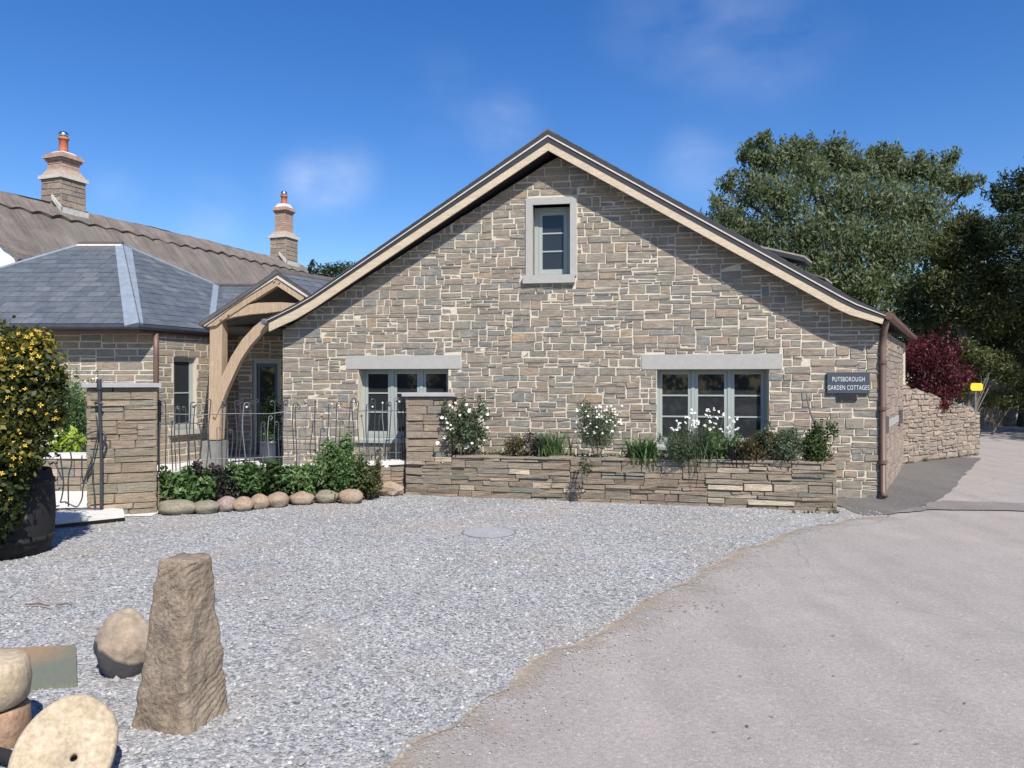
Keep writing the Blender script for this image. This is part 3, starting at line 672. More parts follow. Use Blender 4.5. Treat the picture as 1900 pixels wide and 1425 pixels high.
# raised rooflights on the lane side of the roof, seen edge-on above the verge
for (x0, y0, x1, y1, x2, y2) in ((1392, 452, 1492, 474, 1488, 492), (1492, 503, 1532, 515, 1530, 524)):
    D0 = 12.9; a = at(x0, y0, D0); b = at(x1, y1, D0-.35); mb = MB(); mb.strip([a-Z*.03, b-Z*.03], [a-Z*.10, b-Z*.10], dv*.75); mb.build('rooflight', M['edge'], cot)
    mb = MB(); mb.strip([a-Z*.0, b-Z*.0], [a-Z*.028, b-Z*.028], dv*.75); mb.build('rooflight_flashing', M['rubblemortar'], cot)
# vent slot below the sign
v = rect(1552, 729, 1590, 742); mb = MB(); mb.fbox(WF, v[0], v[2], v[1], v[3], .0, .03)
vt = mb.build('air_vent', M['irongrey'], cot)
for k in range(3):
    mb = MB(); b = v[1]+(v[3]-v[1])*(k+.12)/3; mb.fbox(WF, v[0]+.01, v[2]-.01, b, b+(v[3]-v[1])*.22, .031, .045); mb.build('vent_slat', M['blackpaint'], vt)
# ------------------------------------------------------------------ name sign
r = rect(1533, 691, 1612, 730)
sgn = thing('name_sign', WF.p((r[0]+r[2])/2, r[1], 0), 'dark slate name sign with two lines of pale letters by the wall corner', 'sign')
mb = MB(); mb.piece(WF, [(r[0], r[1]), (r[2], r[1]), (r[2], r[3]), (r[0], r[3])], .016, .05, .004, 0, .5, 0); mb.build('board', M['signboard'], sgn)
for txt, fy, wd_ in (('PUTSBOROUGH', .57, .43), ('GARDEN COTTAGES', .17, .55)):
    cu = bpy.data.curves.new('lettering', 'FONT'); cu.body = txt; cu.size = .092; cu.align_x = 'CENTER'; cu.extrude = .0015; cu.materials.append(M['letter']); cu.offset = 0; cu.space_character = 1.1
    o = bpy.data.objects.new('lettering', cu); COL.objects.link(o); o.parent = sgn
    bpy.context.view_layer.update(); sx = wd_/max(.01, o.dimensions.x); me = bpy.data.meshes.new_from_object(o); bpy.data.objects.remove(o)
    me.name = 'lettering'; o = bpy.data.objects.new('lettering', me); COL.objects.link(o); o.parent = sgn
    p = WF.p((r[0]+r[2])/2, r[1]+(r[3]-r[1])*fy, .053)-sgn.location
    o.location = p; o.rotation_euler = (R(90), 0, math.atan2(WF.u.y, WF.u.x)); o.scale = (sx, 1, 1)

# ================================================================== HIPPED SLATE COTTAGE (left)
E1 = at(259, 601, 12.8); E2 = at(396, 612.5, 14.3); E2.z = E1.z; Ea = at(-190, 601, 12.8)
Rr = at(228, 455, 15.37); Rl = at(146, 455, 15.37)
hc = thing('slate_cottage', (-6.6, 13.3, 0), 'stone outbuilding under a hipped blue slate roof with lead hip', 'cottage')
FL = Fr(Ea, E1-Ea, Rr-E1)
lf = FL.px(-190, 553); regL = [FL.q(Ea), FL.q(E1), FL.q(Rr), FL.q(Rl), lf]
FR = Fr(E1, E2-E1, Rr-E1); vpt = FR.px(405, 531)
regR = [FR.q(E1), FR.q(E2), FR.px(416, 560), vpt, FR.q(Rr)]
def roofplate(F, reg, th=.05):
    mb = MB(); reg = ccw(reg); mb.poly([F.p(a, b, -th) for a, b in reg], F.n*(th-.002)); return mb
o = roofplate(FL, regL).build('roof', M['dark'], hc); slates(FL, regL, o, M['slate'], row=.19, wd=.27)
o = roofplate(FR, regR).build('roof', M['dark'], hc); slates(FR, regR, o, M['slate'], row=.19, wd=.27)
def band(F, a, b, w0, w1, sgn_, name='lead_flashing', mat='lead', c=.03, parent=hc):
    a, b = Vector((*F.q(a),)), Vector((*F.q(b),)); d = (b-a).normalized(); nn2 = Vector((-d.y, d.x))*sgn_
    q = ccw([tuple(a), tuple(b), tuple(b+nn2*w1), tuple(a+nn2*w0)]); mb = MB(); mb.poly([F.p(x, y, .002) for x, y in q], F.n*c); mb.build(name, M[mat], parent)
band(FL, E1, Rr, .23, .14, 1); band(FR, E1, Rr, .05, .16, -1)
for k in range(1, 6):
    t = k/6.2; p = E1.lerp(Rr, t); 
mb = MB(); mb.tube([Rl+Z*.03, Rr+Z*.03], .05, 6); mb.build('ridge_roll', M['dark'], hc)
band(FL, Rl+FL.u*0, Rr, .1, .1, -1, 'ridge_flashing', 'verge', .035)
band(FL, FL.p(*lf), Rl, .09, .09, -1, 'hip_flashing', 'lead')
band(FR, Rr, FR.p(*vpt), .07, .07, -1, 'hip_flashing', 'lead'); band(FR, FR.p(*vpt), E2, .12, .12, -1, 'valley_flashing', 'lead')
# link roof behind
l0 = at(396, 612, 14.6); l1_ = at(600, 612, 14.6); l2_ = at(600, 531, 16.6); l3_ = at(402, 531, 16.6); l1_.z = l0.z; l2_.z = l3_.z
FK = Fr(l0, l1_-l0, l3_-l0); regK = [FK.q(l0), FK.q(l1_), FK.q(l2_), FK.q(l3_)]
o = roofplate(FK, regK).build('roof', M['dark'], hc); slates(FK, regK, o, M['slate'], row=.19, wd=.27, limit=60)
mb = MB(); mb.tube([l3_+Z*.02, l2_+Z*.02], .05, 6); mb.build('ridge_roll', M['dark'], hc)
# other slopes of the hipped roof, out of sight
bkz = E1.z; mb = MB(); Bk = Vector((-6.6, 18.2, bkz)); Bl = Vector((-12, 18.2, bkz)); E4 = Vector((-10.8-1.5, 12.8, bkz)); LP = FL.p(*lf)
mb.add([Rl, Rr, Bk, Bl], [(0, 1, 2, 3)]); VP_ = FR.p(*vpt); mb.add([Rr, VP_, l3_, Bk], [(0, 1, 2, 3)]); mb.add([Rl, Bl, Vector((-14, 15, bkz)), LP], [(0, 1, 2, 3)])
mb.build('rear_roof', M['dark'], hc)
# walls
W1 = Vector((-6.22, 13.2, 0)); W0 = Vector((-11, 13.2, 0)); dr = Vector((E2.x-E1.x, E2.y-E1.y, 0)).normalized(); W2 = W1+dr*1.95; W3 = Vector((-2.9, W2.y+.05, 0))
zt = E1.z-.02
G1 = Fr(W0, W1-W0); g1 = [(0, .0), ((W1-W0).length, 0), ((W1-W0).length, zt), (0, zt)]
w_ = wall_core(G1, g1, [], 0, .2, M['mortar'], hc); lay_wall(G1, [(1.6, .3), (g1[1][0], .3), (g1[1][0], zt), (1.6, zt)], [], w_, M['wallstone'], joint=.022, c1=.008, bev=.004, jit=.005, limit=150, hs=(3, 4, 4, 5, 6), ws=(8, 18))
G2 = Fr(W1, W2-W1); g2w = 1.95; z0w, z1w = G2.px(322, 798)[1], G2.px(322, 662)[1]; a0w = G2.px(322, 700)[0]; a1w = G2.px(364, 700)[0]
hw = (a0w, z0w, a1w, z1w); g2 = [(0, 0), (g2w, 0), (g2w, zt), (0, zt)]
w_ = wall_core(G2, g2, [hw], 0, .2, M['mortar'], hc); lay_wall(G2, [(0, .2), (g2w, .2), (g2w, zt), (0, zt)], [hw], w_, M['wallstone'], joint=.022, c1=.008, bev=.004, jit=.005, limit=120, hs=(3, 4, 4, 5, 6), ws=(6, 16))
window(G2, hw, 1, 1, hc, dep=.07)
mb = MB(); mb.fbox(G2, a0w-.12, a1w+.12, z0w-.09, z0w, -.1, .09); mb.build('stone_sill', M['dressed'], hc)
G3 = Fr(W2, W3-W2); g3w = (W3-W2).length; dx0, dx1 = G3.px(468, 700)[0], G3.px(520, 700)[0]; dh = (dx0, .2, dx1, G3.px(480, 667)[1])
g3 = [(0, 0), (g3w, 0), (g3w, zt+.5), (0, zt+.5)]
w_ = wall_core(G3, g3, [dh], 0, .2, M['mortar'], hc); lay_wall(G3, [(0, .2), (g3w, .2), (g3w, zt+.5), (0, zt+.5)], [dh], w_, M['wallstone'], joint=.022, c1=.008, bev=.004, jit=.005, limit=100, hs=(3, 4, 4, 5, 6), ws=(6, 16))
# glazed door in the porch
mb = MB(); fr = .07
mb.fbox(G3, dx0, dx0+fr, .2, dh[3], -.14, -.05); mb.fbox(G3, dx1-fr, dx1, .2, dh[3], -.14, -.05); mb.fbox(G3, dx0+fr, dx1-fr, dh[3]-fr, dh[3], -.14, -.05)
dr_ = mb.build('door_frame', M['frame'], hc)
mb = MB(); i0, i1 = dx0+fr+.003, dx1-fr-.003; mb.fbox(G3, i0, i0+.06, .21, dh[3]-fr-.003, -.12, -.08); mb.fbox(G3, i1-.06, i1, .21, dh[3]-fr-.003, -.12, -.08); mb.fbox(G3, i0+.06, i1-.06, .21, .4, -.12, -.08); mb.fbox(G3, i0+.06, i1-.06, dh[3]-fr-.08, dh[3]-fr-.003, -.12, -.08)
d_ = mb.build('door', M['bluepot'], hc)
mb = MB(); mb.fbox(G3, i0+.06, i1-.06, .4, dh[3]-fr-.08, -.105, -.095); mb.build('door_pane', M['glass'], d_)
# eaves: fascia, soffit and gutter following the bend
mb = MB(); fz = E1.z
for a, b in ((Ea, E1), (E1, E2)):
    a2, b2 = Vector((a.x, a.y, fz-.02)), Vector((b.x, b.y, fz-.02)); F = Fr(a2, b2-a2); mb.fbox(F, 0, (b2-a2).length, -.13, -.0, -.05, -.02)
mb.build('fascia', M['brown'], hc)
mb = MB(); mb.tube([Vector((Ea.x, Ea.y-.04, fz-.05)), Vector((E1.x+.01, E1.y-.04, fz-.05)), Vector((E2.x+.03, E2.y-.02, fz-.05))], .045, 8); mb.build('gutter', M['iron'], hc)
mb = MB(); mb.poly([Vector((Ea.x, Ea.y, fz-.13)), Vector((E1.x, E1.y, fz-.13)), Vector((E2.x, E2.y, fz-.13)), Vector((W2.x, W2.y, fz-.13)), Vector((W1.x, W1.y, fz-.13)), Vector((W0.x, W0.y, fz-.13))], -Z*.015); mb.build('soffit', M['brown'], hc)
pq = Vector((W1.x+.02, W1.y-.06, 0)); mb = MB(); mb.tube([Vector((pq.x, pq.y, fz-.14)), Vector((pq.x, pq.y, fz-.5)), Vector((pq.x, pq.y, .2))], .045, 10); mb.build('downpipe', M['copper'], hc, True)

# ================================================================== OAK PORCH
PF = Fr(at(400, 708, 12.15), Bc-A); PF.o.z = 0
po = thing('oak_porch', PF.p(0, 0), 'open oak porch with curved brace under a small slate gable', 'porch')
def P3(x, y, c=0): a, b = PF.px(x, y); return PF.p(a, b, c)
def beam(name, up, lo, th, mat='oak', c=0, t=.5):
    mb = MB(); mb.strip([P3(*p, c) for p in up], [P3(*p, c) for p in lo], -PF.n*th, t); return mb.build(name, M[mat], po)
beam('post', [(412, 597), (412, 660), (410, 742), (406, 816)], [(389.5, 597), (389, 660), (387, 742), (385, 816)], .16, c=0, t=.4)
beam('curved_brace', [(491, 592), (473, 606), (451, 630), (431, 661), (416, 693), (404, 722), (398, 745), (397, 772)], [(509, 596), (487, 618), (466, 641), (448, 668), (434, 698), (422, 725), (413, 748), (401, 776)], .10, c=.03, t=.8)
beam('collar', [(432, 580), (450, 568), (480, 562), (520, 561), (552, 563)], [(413, 594), (436, 588), (468, 583), (505, 580), (545, 574)], .10, c=.02, t=.7)
beam('rafter', [(386, 607), (402, 589), (450, 555), (516, 517)], [(404, 604), (412, 597), (462, 564), (516, 531)], .10, c=.04, t=.2)
beam('rafter', [(516.6, 517), (568, 551)], [(516.6, 531), (561, 560)], .10, c=.04, t=.6)
beam('verge_board', [(378, 602), (440, 558), (516, 511)], [(383, 606), (444, 562), (516, 516.5)], .03, 'verge', c=.06)
beam('verge_board', [(516.6, 511), (578, 552)], [(516.6, 516.5), (573, 553)], .03, 'verge', c=.06)
for x, y in ((512, 522), (521, 524), (413, 592), (427, 583), (497, 581), (505, 579)):
    mb = MB(); p = P3(x, y, .045); mb.tube([p, p+PF.n*.02], .014, 6); mb.build('oak_peg', M['oak'], po)
mb = MB(); q = P3(395, 822); mb.box((q.x, q.y+.08, .446), (.15, .15, .247), .5, math.atan2(PF.u.y, PF.u.x)); mb.build('padstone', M['padstone'], po)
f0 = P3(372, 603, .05); mb = MB(); mb.poly([Vector((f0.x, f0.y, 2.56)), Vector((f0.x, f0.y, 2.56))+dv*2.9+Vector((.9, 0, 0)), Vector((-3.6, 15.3, 2.56)), Vector((-5.75, 15.3, 2.56)), Vector((E2.x, E2.y, 2.56))], Z*.03); mb.build('valley_roof', M['dark'], po)
ap = P3(516, 503, .07)
for far_, nm in (((374, 600), 'L'), ((590, 553), 'R')):
    lo_ = P3(*far_, .07); F = Fr(lo_, dv if nm == 'R' else -dv, ap-lo_)
    if F.n.z < 0: F = Fr(lo_, -F.u, ap-lo_)
    reg = ccw([F.q(lo_), F.q(lo_+dv*2.6), F.q(ap+dv*2.6), F.q(ap)]); mb = MB(); mb.poly([F.p(a, b, -.06) for a, b in reg], F.n*.055)
    o = mb.build('roof', M['dark'], po); slates(F, reg, o, M['slate'], row=.18, wd=.25, limit=90)
mb = MB(); mb.strip([ap-PF.u*.09-Z*.03, ap+Z*.035, ap+PF.u*.09-Z*.03], [ap-PF.u*.09-Z*.05, ap+Z*.01, ap+PF.u*.09-Z*.05], dv*2.6); mb.build('ridge_cap', M['dark'], po)

# ================================================================== THATCHED COTTAGE behind
T0 = at(-120, 316, 17.3); T0.z = 6.58; Ta = at(0, 345, 19.0); Ta.z = 6.58; Tb = at(552, 483, 30.4); Tb.z = 6.58
td = Vector((Tb.x-Ta.x, Tb.y-Ta.y, 0)).normalized(); tp_ = Vector((td.y, -td.x, 0))     # td along the ridge, tp_ down-slope to the right/front
T0 = Ta-td*4; TL = (Tb-T0).length
th = thing('thatched_cottage', Ta-Z*6.58, 'long weathered thatched roof with scalloped ridge behind the slate roof', 'cottage')
def thatch(dn, up_, nr, th_, name, mat, scal=False):
    bm = MB(); nu, nv = (300 if scal else 280), nr; g = []
    for s_ in (1, -1):
        rows = []
        for j in range(nv+1):
            row_ = []
            for i in range(nu+1):
                u = TL*i/nu; t = j/nv; dd = dn*t
                if scal and j == nv: dd = dn*(1-.10*abs(math.sin(u*math.pi/.55)))
                wv = .05*noise.noise(Vector((u*.5, t*3, s_)))+.03*noise.noise(Vector((u*2, t*9, s_)))
                rnd_ = .22*math.exp(-(dd/.35)**2)
                p = T0+td*u+tp_*s_*dd*.66+Z*(-dd*.75-rnd_+up_+(wv if not scal else wv*1.0)); row_.append(p)
            rows.append(row_)
        vs = [p for r_ in rows for p in r_]; fs = []
        for j in range(nv):
            for i in range(nu):
                a = j*(nu+1)+i; f = (a, a+nu+1, a+nu+2, a+1); fs.append(f if s_ > 0 else f[::-1])
        bm.add(vs, fs, .5); ct = [random.random() for _ in range(nu+1)]; off_ = len(bm.t)-len(vs)
        for q_ in range(len(vs)): bm.t[off_+q_] = .65*ct[q_ % (nu+1)]+.35*random.random()
        e = rows[-1]; bm.add(e+[p-Z*th_-tp_*s_*.05 for p in e], [(i, nu+1+i, nu+2+i, i+1) for i in range(nu)], .2)
        for col in (0, nu):
            e = [r_[col] for r_ in rows]; bm.add(e+[p-Z*max(th_, .25) for p in e], [(i, i+1, len(e)+i+1, len(e)+i) for i in range(len(e)-1)], .2)
    return bm.build(name, M[mat], th, True)
thatch(4.6, 0, 26, .3, 'thatch', 'thatch'); thatch(.95, .09, 8, .08, 'ridge_thatch', 'thatchridge', True)
# walls of the thatched cottage
mb = MB(); h0 = T0+tp_*2.6-Z*6.58; h1_ = Tb+tp_*2.6-Z*6.58; k0 = T0-tp_*2.6-Z*6.58; k1 = Tb-tp_*2.6-Z*6.58
mb.poly([h0+td*.3, h1_-td*.3, k1-td*.3, k0+td*.3], Z*3.6); 
mb.add([h1_-td*.3+Z*3.6, Tb-td*.3-Z*.3, k1-td*.3+Z*3.6], [(0, 1, 2)]); mb.build('wall', M['render'], th)
# white gable dormer pushing through the thatch
mb = MB(); dc = at(-12, 470, 16.6); pts_ = []
prof = [(-1.1, -1.6), (.55, -1.6), (.53, -.2), (.47, -.05), (.36, .04), (.25, .10), (.12, .25), (-.02, .38), (-.25, .45), (-1.1, .5)]
mb.poly([dc+Vector((a, 0, b)) for a, b in prof], Vector((0, 1.2, 0))); mb.build('dormer_wall', M['render'], th)
mb = MB(); pr = prof[2:]; mb.strip([dc+Vector((a+.07, -.06, b+.07)) for a, b in pr], [dc+Vector((a+.003, -.06, b+.003)) for a, b in pr], Vector((0, 1.5, 0))); mb.build('dormer_thatch', M['thatchridge'], th)
def on_ridge(px):
    k = (px-950)/FPX; t = (k*T0.y-T0.x)/(td.x-k*td.y); return T0+td*t
for px, ys, hw_ in ((118, (378, 336, 322, 300, 285, 256), (.385, .425, .27, .31)), (527, (470, 443, 434, 394, 380, 363), (.38, .42, .245, .28))):
    c = on_ridge(px); D = c.y; zs = [CAMH+(HY-y)/FPX*D for y in ys]; ang = math.atan2(td.y, td.x)
    cb = MB(); b0, b1, b2, b3 = hw_
    cb.box((c.x, c.y, (zs[0]-1.2+zs[1])/2), (b0-.03, b0-.03, (zs[1]-zs[0]+1.2)/2), .3, ang)
    ch = cb.build('chimney', M['rubblemortar'], th)
    fr4 = []
    for k in range(4):                                # stones on the two faces that show
        a = ang-math.pi/2+k*math.pi/2; nrm = Vector((math.cos(a), math.sin(a), 0)); uu = Vector((-nrm.y, nrm.x, 0))
        F = Fr(Vector((c.x, c.y, 0))+nrm*(b0-.03)-uu*b0, uu)
        if F.n.dot(nrm) < 0: continue
        if nrm.y > .3 and nrm.x < .3: continue
        rest = MB()
        for r_ in lay(2*b0, zs[1]-zs[0]+.9, hs=(5, 6, 7), ws=(9, 18)):
            j = .008; rest.piece(F, [(r_[0]+j, r_[1]+zs[0]-.9+j), (min(r_[2], 2*b0)-j, r_[1]+zs[0]-.9+j), (min(r_[2], 2*b0)-j, min(r_[3]+zs[0]-.9, zs[1])-j), (r_[0]+j, min(r_[3]+zs[0]-.9, zs[1])-j)], -.01, .02, .008, .006, random.random()*.9)
        tag(rest.build('chimney_stones', M['rubble'], ch), kind='stuff')
    cb = MB(); cb.box((c.x, c.y, zs[1]+.03), (b1, b1, .05), .5, ang); cb.build('drip_course', M['verge'], ch)
    sq = MB(); v8 = []
    for z, rr in ((zs[1]+.08, b0), (zs[2]+.05, b2+.02)):
        for k in range(4): a = ang+math.pi/4+k*math.pi/2; v8.append(Vector((c.x+math.cos(a)*rr*1.414, c.y+math.sin(a)*rr*1.414, z)))
    sq.add(v8, [(0, 1, 5, 4), (1, 2, 6, 5), (2, 3, 7, 6), (3, 0, 4, 7), (4, 5, 6, 7)]); sq.build('weathering', M['rubblemortar'], ch)
    nb = max(3, int((zs[3]-zs[2])/.075)); bh = (zs[3]-zs[2]-.03)/nb
    for k in range(nb):
        cb = MB(); cb.box((c.x, c.y, zs[2]+.05+bh*(k+.5)), (b2+random.uniform(-.006, .006), b2, bh/2-.005), random.random(), ang); cb.build('brick_course', M['brick'], ch)
    cb = MB(); cb.box((c.x, c.y, (zs[2]+zs[3])/2+.03), (b2-.02, b2-.02, (zs[3]-zs[2])/2), .5, ang); cb.build('brick_core', M['verge'], ch)
    zc = zs[3]-.04; cb = MB()
    for hh_, rr in ((0.0, b3), (.07, b3+.05), (.14, b3)): cb.box((c.x, c.y, zc+.03+hh_), (rr, rr, .034), .5, ang)
    cb.build('chimney_cap', M['brick'], ch)
    cb = MB(); v8 = []
    for z, rr in ((zc+.19, b3-.02), (zs[4]+.02, .17)):
        for k in range(4): a = ang+math.pi/4+k*math.pi/2; v8.append(Vector((c.x+math.cos(a)*rr*1.414, c.y+math.sin(a)*rr*1.414, z)))
    cb.add(v8, [(0, 1, 5, 4), (1, 2, 6, 5), (2, 3, 7, 6), (3, 0, 4, 7), (4, 5, 6, 7)]); cb.build('flaunching', M['verge'], ch)
    cb = MB(); cb.lathe((c.x, c.y, zs[4]), [(.125, 0), (.115, .1), (.11, zs[5]-zs[4]-.07), (.14, zs[5]-zs[4]-.05), (.14, zs[5]-zs[4])], 14); cb.build('chimney_pot', M['pot'], ch, True)
    cb = MB(); cb.lathe((c.x, c.y, zs[5]), [(.09, 0), (.13, .02), (.13, .09), (.10, .15), (.03, .18)], 12); cb.build('cowl', M['steel'], ch, True)
    cb = MB(); zf = 6.58-.75*(b0/.66)+.12; a = Vector((c.x, c.y, 0))+tp_*(b0+.0)
    cb.strip([a-td*(b0+.04)+Z*(zf+.05), a+td*(b0+.04)+Z*(zf+.05)], [a-td*(b0+.04)+Z*(zf-.12), a+td*(b0+.04)+Z*(zf-.12)], tp_*.05)
    g0 = Vector((c.x, c.y, 0))-td*(b0+.0)
    cb.strip([g0+tp_*.08+Z*(6.58+.09), g0+tp_*(b0+.05)+Z*(zf+.05)], [g0+tp_*.08+Z*(6.58-.03), g0+tp_*(b0+.05)+Z*(zf-.09)], -td*.05)
    cb.build('chimney_flashing', M['flash'], ch)

# ================================================================== TERRACE, PILLARS, LOW WALLS
sheet('terrace', [(-5.6, 10.6), (-1.5, 11.6), (-1.5, 12.1), (-3.5, 12.4), (-3.0, 15.5), (-6.4, 15.5), (-6.4, 11.5)], .2, M['paving'])
sheet('garden_path', [(-9, 9.2), (-4.4, 9.2), (-4.5, 10.2), (-5.6, 11.6), (-5.6, 13.4), (-9, 13.4)], .012, M['paving'])
def pillar(px0, px1, D, top, depth, label, cap=(.05, .05, .05), rz=0.0, pale=.0):
    a = at(px0, 708, D); b = at(px1, 708, D+rz); a.z = b.z = 0; F = Fr(a, b-a); w_ = (b-a).length
    t = thing('stone_pillar', (a+b)/2, label, 'pillar'); z1 = top-.05
    mb = MB(); mb.fbox(F, .03, w_-.03, 0, z1, -depth+.03, -.03); core = mb.build('core', M['drycore'], t)
    for Fx, ww in ((F, w_), (Fr(F.p(w_, 0), -F.n), depth), (Fr(F.p(0, 0, -depth), F.n), depth)):
        Fx = Fx.off(-.03); lay_wall(Fx, [(0, 0), (ww, 0), (ww, z1), (0, z1)], [], core, M['drystone'], joint=.007, c1=.03, bev=.009, jit=.005, jd=.008, hs=(2, 3, 3, 4, 4, 5), ws=(8, 19), limit=120)
    mb = MB(); mb.piece(Fr(F.p(0, z1, 0), F.u, -F.n), [(-cap[0], -cap[1]), (w_+cap[0], -cap[1]), (w_+cap[0], depth+cap[1]), (-cap[0], depth+cap[1])], 0, .05, .006, .004, .5, .001); mb.build('coping', M['slate'] if False else M['cap'], t)
    return t, F, w_
M['cap'] = plain('slate_cap', (.30, .30, .30), .6, .1, 6)
p1, F1, w1 = pillar(161, 291, 9.12, 1.63, .55, 'square dry stone gate pillar beside the iron gate', rz=.33)
p2, F2, w2 = pillar(753, 838, 11.0, 1.485, .5, 'dry stone pillar between the railings and the planter')
# low wall under the railings
La = F1.p(w1-.02, 0, -.25); Lb = F2.p(.02, 0, -.2); LF = Fr(La, Lb-La); ll = (Lb-La).length
lw = thing('low_wall', (La+Lb)/2, 'low stone wall with pale coping carrying the iron railings', 'wall')
mb = MB(); mb.fbox(LF, 0, ll, 0, .43, -.22, 0); core = mb.build('core', M['drycore'], lw)
lay_wall(LF, [(0, 0), (ll, 0), (ll, .43), (0, .43)], [], core, M['drystone'], joint=.007, c1=.03, bev=.008, jit=.005, hs=(2, 3, 4), ws=(8, 18))
k = 5
for i in range(k):
    mb = MB(); a, b = ll*i/k+.003, ll*(i+1)/k-.003; mb.fbox(LF, a, b, .431, .48, -.27, .05); mb.build('coping_stone', M['coping'], lw)
rl = thing('iron_railings', LF.p(ll/2, .48, -.1), 'wavy wrought iron railings with curled stems on the low wall', 'railing')
RG = LF.off(-.11)
nb = 54; rr = random.Random(11)
for i in range(nb):
    u = .06+(ll-.12)*i/(nb-1)+rr.uniform(-.02, .02); h_ = 1.36+rr.uniform(-.07, .03) if rr.random() < .72 else rr.uniform(.95, 1.2)
    z0_ = .48 if rr.random() < .8 else .62; am = rr.uniform(.004, .022); ph = rr.random()*6; P = []
    for s_ in range(7):
        f = s_/6; P.append(RG.p(u+am*math.sin(ph+f*5), z0_+(h_-z0_)*f, rr.uniform(-.004, .004)))
    sg2 = rr.choice((-1, 1)); cr = rr.uniform(.018, .035)
    if rr.random() < .75:
        top_ = P[-1]
        for th_ in (45, 90, 135, 180, 225, 270): P.append(top_+RG.u*sg2*cr*(1-math.cos(R(th_)))+Z*cr*math.sin(R(th_)))
    mb = MB(); mb.tube(P, .0075, 5); b_ = mb.build('bar', M['iron'] if rr.random() < .8 else M['irongrey'], rl)
    if rr.random() < .4:
        c = P[-1]; mb = MB(); mb.lathe(c-Z*.012, [(.004, 0), (.015, .008), (.017, .018), (.006, .032)], 6); mb.build('bud', M['coping'] if rr.random() < .5 else M['iron'], b_)
for z, u0_, u1_ in ((1.10, 0, .55), (.60, 0, ll), (1.22, .05, ll*.97)):
    P = [RG.p(u0_+(u1_-u0_)*i/14, z+rr.uniform(-.018, .018), 0) for i in range(15)]; mb = MB(); mb.tube(P, .007, 5); mb.build('rail', M['iron'], rl)
mb = MB(); mb.tube([RG.p(.05, .48), RG.p(.05, 1.4)], .013, 6); mb.tube([RG.p(ll-.03, .48), RG.p(ll-.03, 1.35)], .011, 6); mb.build('end_post', M['iron'], rl)
# iron gate and its post, fixed to the pillar
gt = thing('iron_gate', at(187, 708, 9.2)-Z*1.6, 'black wrought iron garden gate with curling bars left of pillar', 'gate')
def irn(name, pts_, r_=.008, D=9.10, dD=0.0):
    P = [at(x, y, D+dD*(187-x)/100) for x, y in pts_]; Q = []
    for i in range(len(P)-1):
        p0, p1_, p2_, p3 = P[max(0, i-1)], P[i], P[i+1], P[min(len(P)-1, i+2)]
        for k in range(4):
            t = k/4; Q.append(.5*((2*p1_)+(p2_-p0)*t+(2*p0-5*p1_+4*p2_-p3)*t*t+(3*p1_-p0-3*p2_+p3)*t**3))
    Q.append(P[-1]); mb = MB(); mb.tube(Q, r_, 6); return mb.build(name, M['iron'], gt, True)
irn('gate_post', [(184, 712), (185, 760), (188, 850), (188, 944)], .018)
irn('finial', [(184, 703), (184, 714), (184, 724)], .028)
irn('latch', [(176, 748), (182, 747), (190, 750)], .02); irn('latch', [(190, 801), (196, 812), (190, 832)], .014)
for l_ in ([(178, 770), (181, 790), (180, 812), (174, 840), (169, 864), (160, 885), (154, 905), (152, 925), (143, 940), (130, 936), (121, 932)],
           [(168, 845), (171, 860), (172, 890), (175, 915), (176, 944)], [(172, 850), (165, 866), (155, 895)],
           [(112, 845), (115, 870), (118, 900), (114, 925), (112, 932), (121, 931), (128, 935)], [(103, 862), (113, 884), (116, 890)],
           [(130, 835), (133, 860), (127, 885), (127, 940)], [(152, 845), (152, 880), (155, 896)], [(92, 890), (98, 905), (106, 909), (112, 905)],
           [(88, 936), (100, 940), (110, 938)], [(186, 798), (168, 803), (150, 812), (135, 820), (110, 838)]):
    irn('gate_bar', l_, .008, dD=-.1)
irn('bottom_rail', [(86, 946), (120, 944), (160, 944), (186, 944)], .011, dD=-.1)
# gate step
q = [gnd(83, 968, .10), gnd(231, 953, .10), gnd(228, 944, .10), gnd(180, 941, .10), gnd(83, 944, .10)]
mb = MB(); mb.poly([p for p in q], -Z*.045); o = mb.build('doorstep', M['coping'], None, origin=(q[0]+q[1])/2*1.0); tag(o, 'pale stone step slab below the iron gate', 'step')
mb = MB(); q2 = [p+Vector((-.02, .05, -.048)) for p in q]; mb.poly(q2, -Z*.045); mb.build('shade_riser', M['soil'], o)  # set back under the slab; soil colour paints the shade of the gap
# low wall behind the gate
aa = at(40, 708, 11.3); bb = at(172, 708, 11.3); aa.z = bb.z = 0; XF = Fr(aa, bb-aa); xl = (bb-aa).length
x_ = thing('low_wall', (aa+bb)/2, 'short low wall with pale coping seen behind the gate', 'wall')
mb = MB(); mb.fbox(XF, 0, xl, 0, .5, -.3, 0); core = mb.build('core', M['drycore'], x_); lay_wall(XF, [(0, 0), (xl, 0), (xl, .5), (0, .5)], [], core, M['drystone'], joint=.01, c1=.03, bev=.008, hs=(4, 5), ws=(8, 16))
mb = MB(); mb.fbox(XF, -.03, xl+.03, .501, .56, -.34, .05); mb.build('coping_stone', M['coping'], x_)
